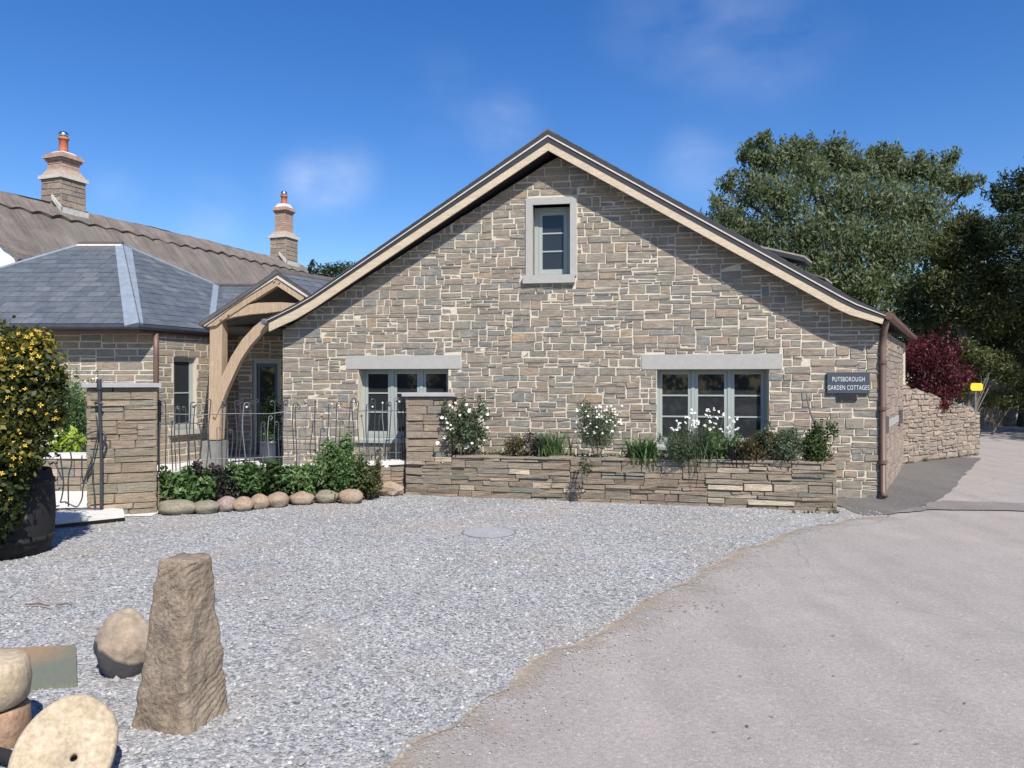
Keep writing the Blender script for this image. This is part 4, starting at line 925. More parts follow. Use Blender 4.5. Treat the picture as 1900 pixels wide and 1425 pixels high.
# ------------------------------------------------------------------ planter
Pa = F2.p(.0, 0, .015); Pb = gnd(1552, 950); PFr = Fr(Pa, Pb-Pa); pl_ = (Pb-Pa).length
pt = thing('stone_planter', (Pa+Pb)/2, 'long low dry stone planter along the gable wall', 'planter')
hL, hR = .555, .605
mb = MB(); reg = [(0, 0), (pl_, 0), (pl_, hR), (0, hL)]
mb.poly([PFr.p(a, b, -.25) for a, b in [(.7, 0), (pl_-.03, 0), (pl_-.03, hR-.03), (.7, hL-.03)]], PFr.n*.22); core = mb.build('core', M['drycore'], pt)
mb = MB(); mb.poly([PFr.p(a, b, -.06) for a, b in [(.0, 0), (.8, 0), (.8, .5), (.0, .5)]], PFr.n*.03); mb.build('core_end', M['drycore'], pt)
lay_wall(PFr.off(-.03), reg, [], core, M['drystone'], joint=.006, c1=.03, bev=.008, jit=.006, jd=.012, hs=(2, 2, 3, 3, 4), ws=(7, 19), pale=.10)
# top stones
u = .72
while u < pl_-.05:
    wd_ = random.uniform(.25, .55); wd_ = min(wd_, pl_-u); hh_ = hL+(hR-hL)*u/pl_
    mb = MB(); mb.piece(Fr(PFr.p(u, hh_+.002, .01), PFr.u, -PFr.n), [(.004, 0), (wd_-.004, 0), (wd_-.004, .24), (.004, .24)], 0, random.uniform(.02, .035), .008, .008, random.random()*.9); mb.build('top_stone', M['drystone'], core); u += wd_
sF = Fr(PFr.p(pl_, 0), -PFr.n); e_l = 1.02
mb = MB(); mb.fbox(sF, .1, e_l, 0, hR-.03, -.22, -.03); core2 = mb.build('core', M['drycore'], pt)
lay_wall(sF.off(-.03), [(0, 0), (e_l, 0), (e_l, hR), (0, hR)], [], core2, M['drystone'], joint=.007, c1=.03, bev=.008, jit=.006, jd=.01, hs=(2, 3, 4), ws=(6, 16))
sheet('planter_soil', [tuple(PFr.p(.7, 0, -.2))[:2], tuple(PFr.p(pl_-.2, 0, -.2))[:2], tuple(PFr.p(pl_-.2, 0, -1.0))[:2], tuple(WF.p(2.9, 0, .01))[:2]], .53, M['soil'])['kind'] = 'structure'

# ================================================================== PLANTS
def shrub(name, c, rad, h, mat, n, ll, lw_, label, cat='shrub', group=None, seed=1, nf=0, fr_=.03, stems=3, shell=.3, droop=.1, lobes=None, petals='petal', ftop=.55, tint=(0, 1), plane=None):
    c = Vector(c); t = thing(name, c, label, cat, group); rg = random.Random(seed)
    if lobes is None:
        lobes = []
        for k in range(6):
            a = rg.random()*6.28; q = rg.uniform(.0, .5)*rad
            lobes.append(((c.x+math.cos(a)*q, c.y+math.sin(a)*q, c.z+h*rg.uniform(.3, .72)), (rad*rg.uniform(.45, .65), rad*rg.uniform(.45, .65), h*rg.uniform(.25, .34))))
    for k in range(9 if rad > .12 else 3):                  # upright loose sprays break the outline
        a = rg.random()*6.28; q = rad*rg.uniform(.35, 1.0); lobes.append(((c.x+math.cos(a)*q, c.y+math.sin(a)*q*.6, c.z+h*rg.uniform(.62, 1.0)), (.035+rad*.09, .035+rad*.09, h*rg.uniform(.12, .24))))
    V, T = foliage(lobes, n, ll, lw_, seed, droop, shell, tint); V[:, 2] = np.maximum(V[:, 2], c.z+.003)
    if plane:
        nn_ = np.array(plane.n); d_ = ((V-np.array(plane.o))@nn_).reshape(-1, 4).min(1); V = V+np.repeat(np.maximum(0, .07-d_)*(.6+.8*np.abs(np.sin(d_*90))), 4)[:, None]*nn_
    quads('foliage', V, T, M[mat], t)
    mb = MB()
    for k in range(stems):
        a = rg.random()*6.28; mb.tube([c, c+Vector((math.cos(a)*rad*.3, math.sin(a)*rad*.3, h*.35)), c+Vector((math.cos(a)*rad*.5, math.sin(a)*rad*.5, h*.7))], [.008, .006, .003], 5)
    mb.build('stem', M['stem'], t)
    if nf:
        fb = MB(); sb_ = MB()
        for k in range(nf):
            a = rg.random()*6.28; q = rad*math.sqrt(rg.random())*.95; z = c.z+h*(ftop+(1.02-ftop)*rg.random()); p = Vector((c.x+math.cos(a)*q, c.y+math.sin(a)*q*.8-rad*.15, z))
            flowers(fb, p, fr_*rg.uniform(.6, 1.2)); sb_.tube([Vector((c.x+math.cos(a)*q*.5, c.y+math.sin(a)*q*.4, c.z+h*.3)), p], .0025, 3, cap=False)
        fb.build('flowers', M[petals], t)['kind'] = 'stuff'; sb_.build('flower_stems', M['stem'], t)['kind'] = 'stuff'
    return t
def strappy(name, c, rad, h, mat, n, wd_, label, seed=1, arch=.5, cat='plant', nf=0, fr_=.03, group=None):
    c = Vector(c); t = thing(name, c, label, cat, group); V, T = blades(c, rad, h, n, wd_, seed, arch); quads('leaves', V, T, M[mat], t)
    if nf:
        rg = random.Random(seed); fb = MB(); sb_ = MB()
        for k in range(nf):
            a = rg.random()*6.28; q = rad*math.sqrt(rg.random()); p = Vector((c.x+math.cos(a)*q*1.1, c.y+math.sin(a)*q*.5-.03, c.z+h*rg.uniform(.72, 1.2)))
            for _ in range(3): flowers(fb, p+Vector((rg.uniform(-1, 1), rg.uniform(-1, 1), rg.uniform(-1, 1)))*fr_*.9, fr_*rg.uniform(.6, 1.1))
            sb_.tube([c+Vector((math.cos(a)*q*.3, math.sin(a)*q*.2, 0)), c+Vector((math.cos(a)*q*.8, math.sin(a)*q*.4, h*.5)), p], .003, 3, cap=False)
        fb.build('flowers', M['petal'], t)['kind'] = 'stuff'; sb_.build('flower_stems', M['stem'], t)['kind'] = 'stuff'
    return t
def pp_(px, D, z=.53): return Vector(((px-950)/FPX*D, D, z))
# planter plants, left to right
shrub('rose_bush', pp_(864, 11.0), .37, .80, 'leaf_grey', 3800, .055, .024, 'grey green rose with white blooms next to the planter pillar', seed=3, nf=60, fr_=.026, shell=.15, ftop=.3)
mb = MB(); p = gnd(872, 905); rt = thing('climbing_rose', (p.x, p.y-.05, 0), 'thin bare rose stems climbing the left end of planter', 'rose')
for k in range(7):
    x = p.x-.05+.02*k+random.uniform(-.03, .03); mb.tube([(x, p.y-.1, .1+random.random()*.1), (x+random.uniform(-.05, .05), p.y-.12, .35), (x+random.uniform(-.1, .1), p.y-.08, .6), (x+random.uniform(-.2, .2), p.y+.05, .85)], [.008, .006, .005, .003], 5)
mb.tube([(p.x-.42, p.y-.1, .2), (p.x-.33, p.y-.14, .4), (p.x-.25, p.y-.1, .62)], [.008, .006, .004], 5)
mb.build('stem', M['bark'], rt); V, T = foliage([((p.x-.05, p.y-.12, .35), (.09, .05, .2)), ((p.x-.3, p.y-.12, .5), (.1, .05, .16)), ((p.x-.28, p.y-.1, .95), (.13, .08, .25))], 420, .04, .02, 9, .2, .1); quads('foliage', V, T, M['leaf_grey'], rt)
fb = MB()
for (x, y) in ((820, 775), (812, 822), (825, 812), (864, 831), (868, 828), (835, 870), (822, 855)): flowers(fb, at(x, y, 10.85), .035)
fb.build('flowers', M['petal'], rt)['kind'] = 'stuff'
shrub('low_shrub', pp_(955, 10.75), .20, .34, 'leaf_bronze', 1500, .035, .016, 'small rounded bronze green shrub in the planter', seed=5)
strappy('iris_clump', pp_(1022, 10.72), .30, .52, 'leaf_bed', 230, .016, 'dark green narrow leaved clump left of the tall white flowers', 4)
shrub('dark_shrub', pp_(996, 10.7), .20, .36, 'leaf_purple', 1300, .035, .018, 'low dark purplish shrub at the foot of narrow leaved clump', seed=15)
shrub('tall_flowering_shrub', pp_(1108, 10.45), .36, .78, 'leaf_grey', 2600, .055, .014, 'tall loose plant with creamy white flowers mid planter', seed=6, nf=95, fr_=.019, shell=.1, ftop=.5)
mb = MB(); p = pp_(1085, 10.1, 0); tr = thing('trailing_plant', (p.x, p.y-.02, 0), 'thin dark stems trailing over the planter front below cream flowers', 'plant')
for k in range(6): x = p.x+random.uniform(-.07, .07); mb.tube([(x, p.y+.1, .62), (x+.02, p.y-.02, .6), (x+random.uniform(-.04, .04), p.y-.05, .42), (x+random.uniform(-.08, .08), p.y-.05, .25+random.random()*.1)], .006, 4)
mb.build('stem', M['bark'], tr); V, T = foliage([((p.x, p.y-.03, .5), (.12, .06, .14))], 260, .035, .018, 19, .2, .1); quads('foliage', V, T, M['leaf_hedge'], tr)
strappy('lily_clump', pp_(1192, 10.3), .30, .46, 'leaf_bed', 200, .026, 'bright green strap leaved clump left of the right window', 8, .6)
strappy('daisy_clump', pp_(1300, 10.22), .46, .62, 'leaf_grey', 420, .012, 'large clump of tall white daisies in front of right window', 9, .3, 'flowers', nf=52, fr_=.017)
shrub('leafy_shrub', pp_(1262, 10.0), .30, .42, 'leaf_grey', 2400, .05, .012, 'soft grey green foliage at the left foot of daisies', seed=10)
shrub('leafy_shrub', pp_(1335, 10.0), .30, .46, 'leaf_bed', 2400, .05, .014, 'soft green foliage at the right foot of daisies', seed=12)
strappy('variegated_plant', pp_(1362, 10.0), .22, .42, 'leaf_purple', 110, .03, 'dark spiky plant right of the white daisies', 12)
shrub('heather_clump', pp_(1402, 9.9), .30, .42, 'leaf_bronze', 3000, .04, .016, 'reddish brown low shrub under the right window edge', seed=13)
shrub('euphorbia', pp_(1452, 9.87), .36, .52, 'leaf_grey', 3200, .05, .018, 'fresh green bush left of the dark bare branched shrub', seed=14)
shrub('spindly_shrub', pp_(1516, 9.8), .26, .58, 'leaf_hedge', 2300, .045, .024, 'dark green shrub with one long bare branch near planter end', seed=16)
s_ = [o for o in COL.objects if o.name.startswith('spindly_shrub')][0]
mb = MB(); mb.tube([at(1519, 820, 9.8), at(1514, 790, 9.78), at(1503, 765, 9.78), at(1496, 730, 9.8)], [.018, .014, .012, .009], 6); mb.build('branch', M['bark'], s_)
shrub('trailing_herb', gnd(1520, 925)+Vector((0, .02, .32)), .09, .25, 'leaf_hedge', 300, .035, .016, 'small green tuft hanging over the planter right end', seed=17, stems=1)
lb = []
for k in range(26):
    u = .95+(pl_-1.3)*k/25; p = PFr.p(u, 0, -.33); lb.append(((p.x, p.y, .57), (.15, .12, .05+.05*random.random())))
V, T = foliage(lb, 4200, .04, .02, 88, 0, .3); quads('ground_cover', V, T, M['leaf_hedge'], None, origin=tuple(PFr.p(1, .55, -.3)), kind='stuff')
# bed in front of the railings
sheet('flower_bed', gp([(292, 948), (400, 947), (500, 938), (620, 925), (700, 920), (752, 912)])+[(-1.6, 11.1), (-4.4, 9.5)], .016, M['soil'])
bed = [(352, 9.75, .40, .50, 'leaf_bed', .10, .035, 'light green leafy plant at the left end of the railing bed', 1800),
       (326, 9.9, .24, .48, 'leaf_hedge', .06, .03, 'small dark green plant tucked against the gate pillar', 1200),
       (408, 10.1, .36, .54, 'leaf_purple', .06, .035, 'dark purple leaved plant second in the railing bed', 2600),
       (458, 10.15, .40, .54, 'leaf_bed', .09, .03, 'broad green clump just right of the purple plant', 2600),
       (510, 10.3, .38, .50, 'leaf_hedge', .07, .035, 'dark low shrub in the middle of the railing bed', 2400),
       (562, 10.4, .42, .50, 'leaf_bed', .08, .035, 'spreading mid green shrub right of the bed middle', 2600),
       (632, 10.5, .44, .76, 'leaf_bed', .055, .028, 'tallest bushy green shrub in the railing bed', 5200),
       (684, 10.5, .30, .52, 'leaf_olive', .05, .025, 'yellow green rose with a few blooms at bed right end', 2200)]
for i, (px, D, r_, h_, mt, l1x, w1x, lab, n) in enumerate(bed):
    shrub('bed_plant', Vector(((px-950)/FPX*D, D, .02)), r_, h_, mt, n, l1x, w1x, lab, 'plant', seed=30+i, nf=4 if i == 7 else 0, shell=.25, plane=LF)
# edging boulders
cob = [(322, 957, 36, 27, 'cobblegrey', 'wide flat green grey boulder at the foot of the gate pillar'), (377, 955, 24, 24, 'cobblegrey', 'olive brown cobble next to the wide flat boulder'),
       (414, 951, 17, 27, 'cobblepurple', 'purple grey cobble, taller than its neighbours'), (446, 950, 18, 25, 'cobble', 'dark tan cobble right of the purple one'),
       (478, 946, 17, 27, 'cobble', 'pale tan cobble in front of the broad green clump'), (511, 943, 19, 28, 'cobble', 'large orange tan cobble below the dark low shrub'),
       (557, 938, 22, 23, 'cobble', 'wide pale brown cobble right of the orange one'), (603, 935, 23, 23, 'cobblegrey', 'grey green cobble between two brown cobbles'),
       (649, 936, 23, 27, 'cobble', 'biggest brown cobble below the tallest shrub')]
for i, (px, yb, hw_, hp, mt, lab) in enumerate(cob):
    g = gnd(px, yb); g.y += .1; s_ = FPX/g.y; rock('edging_cobble', (g.x, g.y, 0), (hw_/s_*1.03, .15, hp/s_/1.8), M[mt], lab, 'boulder', 'cobbles edging the flower bed', seed=i+2, rough=.12)
for i, (px, yb, a, b, mt, lab) in enumerate(((722, 922, 26, 19, 'palestone', 'pale rough stone at the foot of the planter pillar'), (688, 926, 14, 14, 'bark', 'small dark clod between the last cobble and the pale stone'))):
    g = gnd(px, yb); g.y += .12; s_ = FPX/g.y; rock('loose_rock', (g.x, g.y, 0), (a/s_, .14, b/s_/1.5), M['cobble'] if mt == 'palestone' else M['drycore'], lab, 'rock', seed=40+i, rough=.3, sharp=True, sub=2)
# plants behind the gate
shrub('garden_shrub', Vector(((135-950)/FPX*12.2, 12.2, .1)), .50, 1.55, 'leaf_bed', 5200, .06, .022, 'tall airy green shrub behind gate against the stone wall', seed=51, nf=0, shell=.1)
shrub('white_flower_bush', Vector(((150-950)/FPX*12.4, 12.4, .2)), .34, 1.5, 'leaf_grey', 900, .05, .02, 'pale bush of small white flowers behind the gate pillar', seed=52, nf=60, fr_=.03, ftop=.3, shell=.1)
shrub('lime_plant', Vector(((128-950)/FPX*11.75, 11.75, .42)), .26, .42, 'leaf_lime', 380, .16, .07, 'bright lime green broad leaved plant above the short low wall', seed=53)
shrub('white_flower_bush', Vector(((108-950)/FPX*11.8, 11.8, .45)), .18, .45, 'leaf_hedge', 350, .05, .02, 'small white flowered bush left of the lime green plant', seed=54, nf=26, fr_=.03, ftop=.5)
# golden hedge on the left with its dark pier
gh = thing('golden_hedge', (-5.0, 7.1, 0), 'large golden and green leaved bush at the left edge', 'bush')
lobes = []
rg = random.Random(21)
for (px, py, r_, D) in ((20, 700, 75, 7.1), (70, 690, 42, 7.0), (45, 660, 45, 7.1), (60, 760, 52, 6.95), (30, 820, 62, 6.95), (0, 900, 55, 6.9), (40, 845, 30, 6.85), (-60, 700, 100, 7.2), (-60, 850, 110, 7.1), (5, 950, 34, 6.8), (-30, 640, 50, 7.2), (88, 735, 34, 7.05), (95, 700, 24, 7.05), (-15, 990, 30, 6.85), (-60, 970, 60, 6.9), (60, 640, 34, 7.1), (100, 770, 22, 7.0)):
    p = at(px, py, D); q = r_/FPX*D; lobes.append((tuple(p), (q, q*1.15, q)))
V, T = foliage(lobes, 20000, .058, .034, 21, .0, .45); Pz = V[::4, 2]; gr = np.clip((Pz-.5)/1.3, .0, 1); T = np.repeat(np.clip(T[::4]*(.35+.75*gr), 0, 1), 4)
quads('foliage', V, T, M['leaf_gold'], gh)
fb = MB()
for k in range(130):
    c, r_ = rg.choice(lobes[:8]+lobes[-3:]); a = Vector((rg.uniform(-.2, 1), -rg.uniform(.3, 1), rg.uniform(-.4, 1))).normalized(); flowers(fb, Vector((c[0]+a.x*r_[0]*1.06, c[1]+a.y*r_[1]*1.06, c[2]+a.z*r_[2]*1.06)), rg.uniform(.010, .026), a, 4)
fb.build('flowers', M['goldpetal'], gh)['kind'] = 'stuff'
mb = MB()
for k in range(6): a = rg.uniform(-.4, .3); mb.tube([(-5.0+a*.3, 7.1, 0), (-4.9+a, 7.0, .8), (-4.8+a*1.4, 7.0, 1.7)], [.03, .022, .01], 6)
mb.build('branch', M['bark'], gh)
bc = Vector((at(2, 708, 7.2).x, 7.25, 0)); dp_ = thing('dark_barrel', bc, 'black weathered barrel at the left edge under the golden bush', 'barrel')
mb = MB(); mb.lathe(bc, [(.37, 0), (.41, .15), (.425, .42), (.41, .68), (.385, .80), (.36, .80), (.355, .74)], 40); mb.build('staves', M['blackpaint'], dp_, True)
for z_, r_ in ((.13, .414), (.66, .416)):
    mb = MB(); mb.lathe(bc, [(r_, z_), (r_+.004, z_+.02), (r_, z_+.05)], 40); mb.build('hoop', M['blackpaint'], dp_, True)
mb = MB(); mb.lathe(bc+Z*.70, [(.35, 0), (.35, .03)], 24); mb.build('soil', M['soil'], dp_)
# pot with shrub at the porch door
g = Vector(((503-950)/FPX*13.4, 13.4, .2)); pc = thing('potted_shrub', g, 'dark glazed pot with clipped green shrub by porch door', 'plant pot')
mb = MB(); mb.lathe(g, [(.11, 0), (.15, .05), (.18, .25), (.17, .34), (.19, .36), (.19, .40), (.15, .40), (.14, .36)], 18); mb.build('pot', M['bluepot'], pc, True)
V, T = foliage([((g.x, g.y, .95), (.17, .17, .38))], 2600, .045, .028, 60, 0, .3); quads('foliage', V, T, M['leaf_bed'], pc)
mb = MB(); mb.tube([g+Z*.36, g+Z*.8], .015, 6); mb.build('stem', M['bark'], pc)

# ================================================================== RIGHT: GARDEN WALL, LANE, SIGN, TREES
ga = gnd(1671, 861); gb = gnd(1818, 843); GF = Fr(ga, gb-ga); gl = (gb-ga).length
gw = thing('garden_wall', (ga+gb)/2, 'old rubble stone garden wall beyond the cottage on the lane', 'wall')
ht = lambda u: GF.px(1671+147*u/gl, 712+ (u/gl)**.8*52)[1]
topl = [(gl*i/6, ht(gl*i/6)) for i in range(7)]
for i in range(6):
    (u0_, t0_), (u1_, t1_) = topl[i], topl[i+1]
mb = MB(); mb.strip([GF.p(u, t-.03, -.02) for u, t in topl], [GF.p(u, 0, -.02) for u, t in topl], -GF.n*.4); core = mb.build('core', M['rubblemortar'], gw)
reg = ccw([(0, 0), (gl, 0), (gl, topl[-1][1]), (gl*.5, (topl[3][1])), (0, topl[0][1])])
reg = ccw([(0, 0), (gl, 0), topl[-1], topl[0]])
lay_wall(GF, reg, [], core, M['rubble'], joint=.026, c1=.004, c0=-.03, bev=.014, jit=.014, jd=.010, hs=(3, 3, 4, 5), ws=(5, 13))
for i in range(26):
    u = gl*(i+.5)/26; rock('cope_stone', GF.p(u, ht(u)-.06, -.2)-gw.location, (.11, .2, .05+.06*random.random()), M['drystone'], seed=i+70, rough=.3, sub=1, parent=gw, sharp=True)
eF = Fr(GF.p(gl, 0), -GF.n); lay_wall(eF, [(0, 0), (.42, 0), (.42, topl[-1][1]-.05), (0, topl[-1][1]-.05)], [], core, M['rubble'], joint=.03, c1=.03, bev=.015, jit=.01, hs=(4, 5), ws=(7, 12))
# second wall further up the lane
fa = at(1822, 708, 27); fb_ = at(1885, 708, 29); fa.z = fb_.z = 0; F9 = Fr(fa, fb_-fa); w9 = (fb_-fa).length
f9 = thing('garden_wall', (fa+fb_)/2, 'distant sunlit stone wall end beyond the yellow sign', 'wall')
mb = MB(); mb.strip([F9.p(0, 1.55), F9.p(w9*.5, 1.65), F9.p(w9*.8, 1.45), F9.p(w9, .9)], [F9.p(0, 0), F9.p(w9*.5, 0), F9.p(w9*.8, 0), F9.p(w9, 0)], -F9.n*.5); core = mb.build('core', M['rubblemortar'], f9)
lay_wall(F9, [(0, 0), (w9, 0), (w9, .9), (w9*.5, 1.62), (0, 1.5)], [], core, M['rubble'], joint=.03, c1=.04, bev=.02, jit=.015, hs=(5, 6, 7), ws=(9, 18), limit=80)
sheet('lane_verge', [(10.3, 17.4), (11.6, 19), (14.6, 24), (17.5, 28), (24, 40), (14, 40), (9, 24), (8, 17)], .006, M['verge_grass'])
# yellow sign
q = at(1811, 708, 19.5); ys = thing('yellow_sign', (q.x, q.y, 0), 'small yellow sign on a short post beyond the garden wall', 'sign')
mb = MB(); a0 = at(1800, 711, 19.5); a1 = at(1823, 725, 19.5); YF = Fr(Vector((a0.x, 19.5, 0)), (1, 0, 0)); wq = a1.x-a0.x; c_ = .04
mb.piece(YF, [(c_, a1.z), (wq-c_, a1.z), (wq, a1.z+c_), (wq, a0.z-c_), (wq-c_, a0.z), (c_, a0.z), (0, a0.z-c_), (0, a1.z+c_)], 0, .02, .003, 0, .5, 0); mb.build('panel', M['yellow'], ys)
mb = MB(); mb.tube([(q.x, q.y+.03, 0), (q.x, q.y+.03, a0.z-.02)], .025, 8); mb.build('post', M['irongrey'], ys)
def tree(name, lob, n, ll_, lw_, mat, label, cat='tree', seed=1, trunk=None, shell=.45, droop=.3, group=None, sprays=0, bark='bark', jitD=.0, branches=0):
    rg = random.Random(seed); L3 = []
    for (px, py, r_, D) in lob:
        p = at(px, py, D); q = r_/FPX*D; L3.append((tuple(p), (q, q*1.1, q*.92)))
    base = trunk[0]; t = thing(name, base, label, cat, group)
    V, T = foliage(L3, n, ll_, lw_, seed, droop, shell)
    if sprays:
        tops = sorted(L3, key=lambda l: -(l[0][2]+l[1][2]))[:max(4, len(L3)*2//3)]; S2 = []
        for k in range(sprays):
            c, r_ = rg.choice(tops); a = rg.uniform(0, 3.1416); f = rg.uniform(1.0, 1.25); S2.append(((c[0]+math.cos(a)*r_[0]*f, c[1]+rg.uniform(-.4, .4), c[2]+abs(math.sin(a))*r_[2]*f), (rg.uniform(.1, .22), .15, rg.uniform(.14, .34))))
        V2, T2 = foliage(S2, sprays*34, ll_, lw_, seed+1, .5, .05); V = np.concatenate([V, V2]); T = np.concatenate([T, T2])
    V[:, 2] = np.maximum(V[:, 2], .01); quads('crown', V, T, M[mat], t)
    mb = MB(); b = Vector(base); h_ = trunk[1]; r0 = trunk[2]
    top = Vector((b.x+.12*(sum(l[0][0] for l in L3)/len(L3)-b.x), b.y, h_)); mb.tube([b, b.lerp(top, .5)+Vector((.1, 0, 0)), top], [r0, r0*.8, r0*.6], 8); mb.build('trunk', M[bark], t)
    for c, r_ in rg.sample(L3, min(len(L3), branches or 8)):
        c = Vector(c); mb = MB(); m1 = top.lerp(c, .5)+Vector((rg.uniform(-.3, .3), 0, .2)); mb.tube([top-Z*.3, m1, c, c+Vector((rg.uniform(-.3, .3), -.2, r_[2]*.8))], [r0*.4, r0*.26, r0*.13, r0*.04], 6); mb.build('limb', M[bark], t)
    return t
big = [(1345, 405, 38, 25), (1375, 430, 42, 24.6), (1318, 440, 22, 25.2), (1400, 350, 46, 25), (1432, 300, 36, 25), (1410, 300, 22, 25), (1470, 290, 34, 25.2), (1495, 320, 44, 24.6), (1450, 370, 55, 24.2), (1520, 300, 34, 25.4), (1560, 300, 40, 25.2),
       (1600, 315, 42, 25), (1560, 370, 60, 24.2), (1640, 310, 36, 25.3), (1680, 320, 38, 25.2), (1710, 315, 28, 25), (1745, 330, 36, 25), (1760, 345, 22, 24.8), (1790, 352, 16, 24.8), (1640, 380, 60, 24.2), (1710, 390, 56, 24.4), (1500, 430, 60, 24), (1420, 440, 50, 24.2),
       (1580, 450, 64, 23.6), (1660, 460, 62, 23.6), (1735, 450, 55, 24), (1520, 500, 55, 23.6), (1600, 530, 60, 23.4), (1680, 540, 62, 23.2), (1760, 520, 55, 23.6), (1460, 480, 40, 24), (1640, 600, 50, 23), (1720, 600, 50, 23)]
big = [(x, y, r*.90, d) for x, y, r, d in big]+[(1310, 415, 12, 25), (1330, 375, 12, 25), (1350, 345, 14, 25), (1385, 290, 14, 25), (1408, 268, 12, 25), (1490, 268, 12, 25), (1545, 280, 14, 25), (1620, 285, 14, 25), (1663, 290, 12, 25), (1765, 300, 11, 25), (1800, 345, 12, 25)]
tree('broadleaf_tree', big, 58000, .17, .055, 'leaf_ash', 'big loose crowned green tree rising behind the cottage roof', seed=2, trunk=((11.8, 25.5, 0), 4.2, .28), sprays=150, droop=.6, branches=22, shell=.1)
ol = [(1795, 425, 34, 22.0), (1765, 470, 36, 21.9), (1820, 450, 36, 21.9), (1800, 510, 46, 21.7), (1842, 520, 34, 21.7), (1775, 560, 44, 21.6), (1830, 585, 44, 21.4), (1740, 525, 32, 21.8)]
tree('olive_green_tree', ol, 22000, .13, .05, 'leaf_olive', 'yellowish green tree between the tall tree and dark evergreen', seed=3, trunk=((13.0, 21.6, 0), 2.6, .16), sprays=16, shell=.4)
dk = [(1905, 330, 26, 19.5), (1890, 365, 34, 19.5), (1860, 370, 20, 19.4), (1925, 390, 60, 19.5), (1870, 425, 38, 19.2), (1900, 470, 56, 19.2), (1890, 540, 58, 19.2), (1865, 580, 46, 19), (1905, 610, 60, 19), (1970, 500, 90, 19.5), (1980, 400, 80, 19.5), (1890, 660, 34, 19), (1990, 620, 90, 19.4)]
dk = [(x, y, r, d+(.9 if y < 520 else 4.2)) for x, y, r, d in dk]
tree('evergreen_tree', dk, 30000, .15, .045, 'leaf_dark', 'dark evergreen tree at the right edge over the lane', seed=4, trunk=((19.6, 26.5, 0), 3.4, .2), sprays=30, droop=.0)
hd = [(1700, 600, 50, 24.5), (1660, 640, 40, 24), (1740, 640, 50, 25), (1790, 620, 50, 25), (1840, 620, 48, 25.5), (1800, 660, 40, 24), (1850, 650, 44, 24.8), (1720, 690, 50, 25), (1890, 600, 60, 26), (1780, 700, 40, 25)]
tree('hedgerow_shrub', hd, 16000, .15, .06, 'leaf_hedge', 'dark green undergrowth behind the red bush and garden wall', 'bush', 5, trunk=((14, 25, 0), 1.5, .1), shell=.4)
br = [(1790, 650, 22, 20.5), (1815, 668, 22, 20.5), (1850, 672, 26, 21), (1780, 690, 20, 20.8), (1832, 660, 18, 21), (1870, 690, 22, 21.5), (1795, 720, 18, 20.4)]
tree('bramble_bush', br, 6000, .10, .045, 'leaf_olive', 'sunlit olive green bramble above the yellow sign', 'bush', 6, trunk=((12.4, 20.6, 0), .7, .05), shell=.3)
v2 = [(1838, 745, 18, 23), (1862, 748, 18, 23.5), (1885, 745, 22, 24), (1850, 735, 14, 24), (1900, 730, 30, 25)]
tree('verge_bush', v2, 3600, .10, .04, 'leaf_olive', 'low dry looking bush in front of the distant wall', 'bush', 7, trunk=((15.0, 23.6, 0), .4, .04), shell=.2)
rd_ = [(1752, 750, 14, 16.1), (1730, 752, 12, 16.1), (1792, 700, 12, 16.6), (1702, 642, 10, 16.8), (1735, 638, 12, 16.8), (1765, 655, 12, 16.7), (1720, 670, 30, 16.6), (1745, 665, 28, 16.6), (1700, 680, 24, 16.5), (1712, 705, 30, 16.4), (1750, 700, 32, 16.4), (1775, 705, 22, 16.6), (1735, 732, 26, 16.3), (1762, 728, 22, 16.4), (1695, 660, 20, 16.8), (1715, 645, 18, 16.9), (1700, 725, 20, 16.4)]
tree('red_shrub', rd_, 8000, .085, .03, 'leaf_red', 'dark red leaved shrub spilling over the garden wall', 'shrub', 8, trunk=((9.4, 17.0, 0), 1.2, .07), shell=.1, sprays=46, droop=.8)
sm = [(590, 508, 18, 34), (612, 503, 18, 34), (632, 500, 16, 34), (650, 505, 22, 34), (570, 515, 14, 34), (605, 520, 20, 34), (640, 530, 30, 34)]
tree('distant_tree', sm, 2200, .18, .07, 'leaf_dark', 'small dark treetop showing between thatched and gabled roofs', seed=9, trunk=((-8.2, 34, 0), 5.6, .15), sprays=10, shell=.3)
# trees right of the frame and far along the lane, shading it
tree('lane_tree', [(1980, 560, 130, 27), (1930, 640, 90, 28), (2080, 500, 160, 27), (2000, 700, 90, 27), (1900, 560, 70, 29), (1880, 650, 40, 31)], 14000, .2, .08, 'leaf_dark', 'dark tree mass overhanging the far bend of lane', seed=10, trunk=((19, 28, 0), 3, .25), shell=.5)
def crown_at(name, spots, n, label, seed, base):
    t = thing(name, base, label, 'tree'); V, T = foliage([(p, (r_, r_, r_*.8)) for p, r_ in spots], n, .30, .14, seed, .2, .3); quads('crown', V, T, M['leaf_hedge'], t)
    mb = MB(); b = Vector(base); mb.tube([b, b+Z*4], [.25, .18], 8); mb.build('trunk', M['bark'], t)
crown_at('roadside_tree', [((18.6, 14, 6.2), 2.4), ((21, 15.5, 7.2), 3), ((18.2, 17.2, 5.2), 2.2), ((20.2, 18.5, 6.5), 2.8)], 9000, 'tree right of the lane shading its first bend', 61, (19.8, 16, 0))
crown_at('roadside_tree', [((22, 20, 6.5), 3), ((25, 22, 7), 3.2), ((21, 24, 5.2), 2.6), ((24, 26, 5.5), 3)], 9000, 'tree right of the lane shading its far stretch', 62, (23.5, 22.5, 0))
hb = thing('reflection_hedge', (0, -15, 0), 'unseen hedge added behind the camera to give the panes dark reflections', 'hedge')  # added out of view so the window glass mirrors something dark
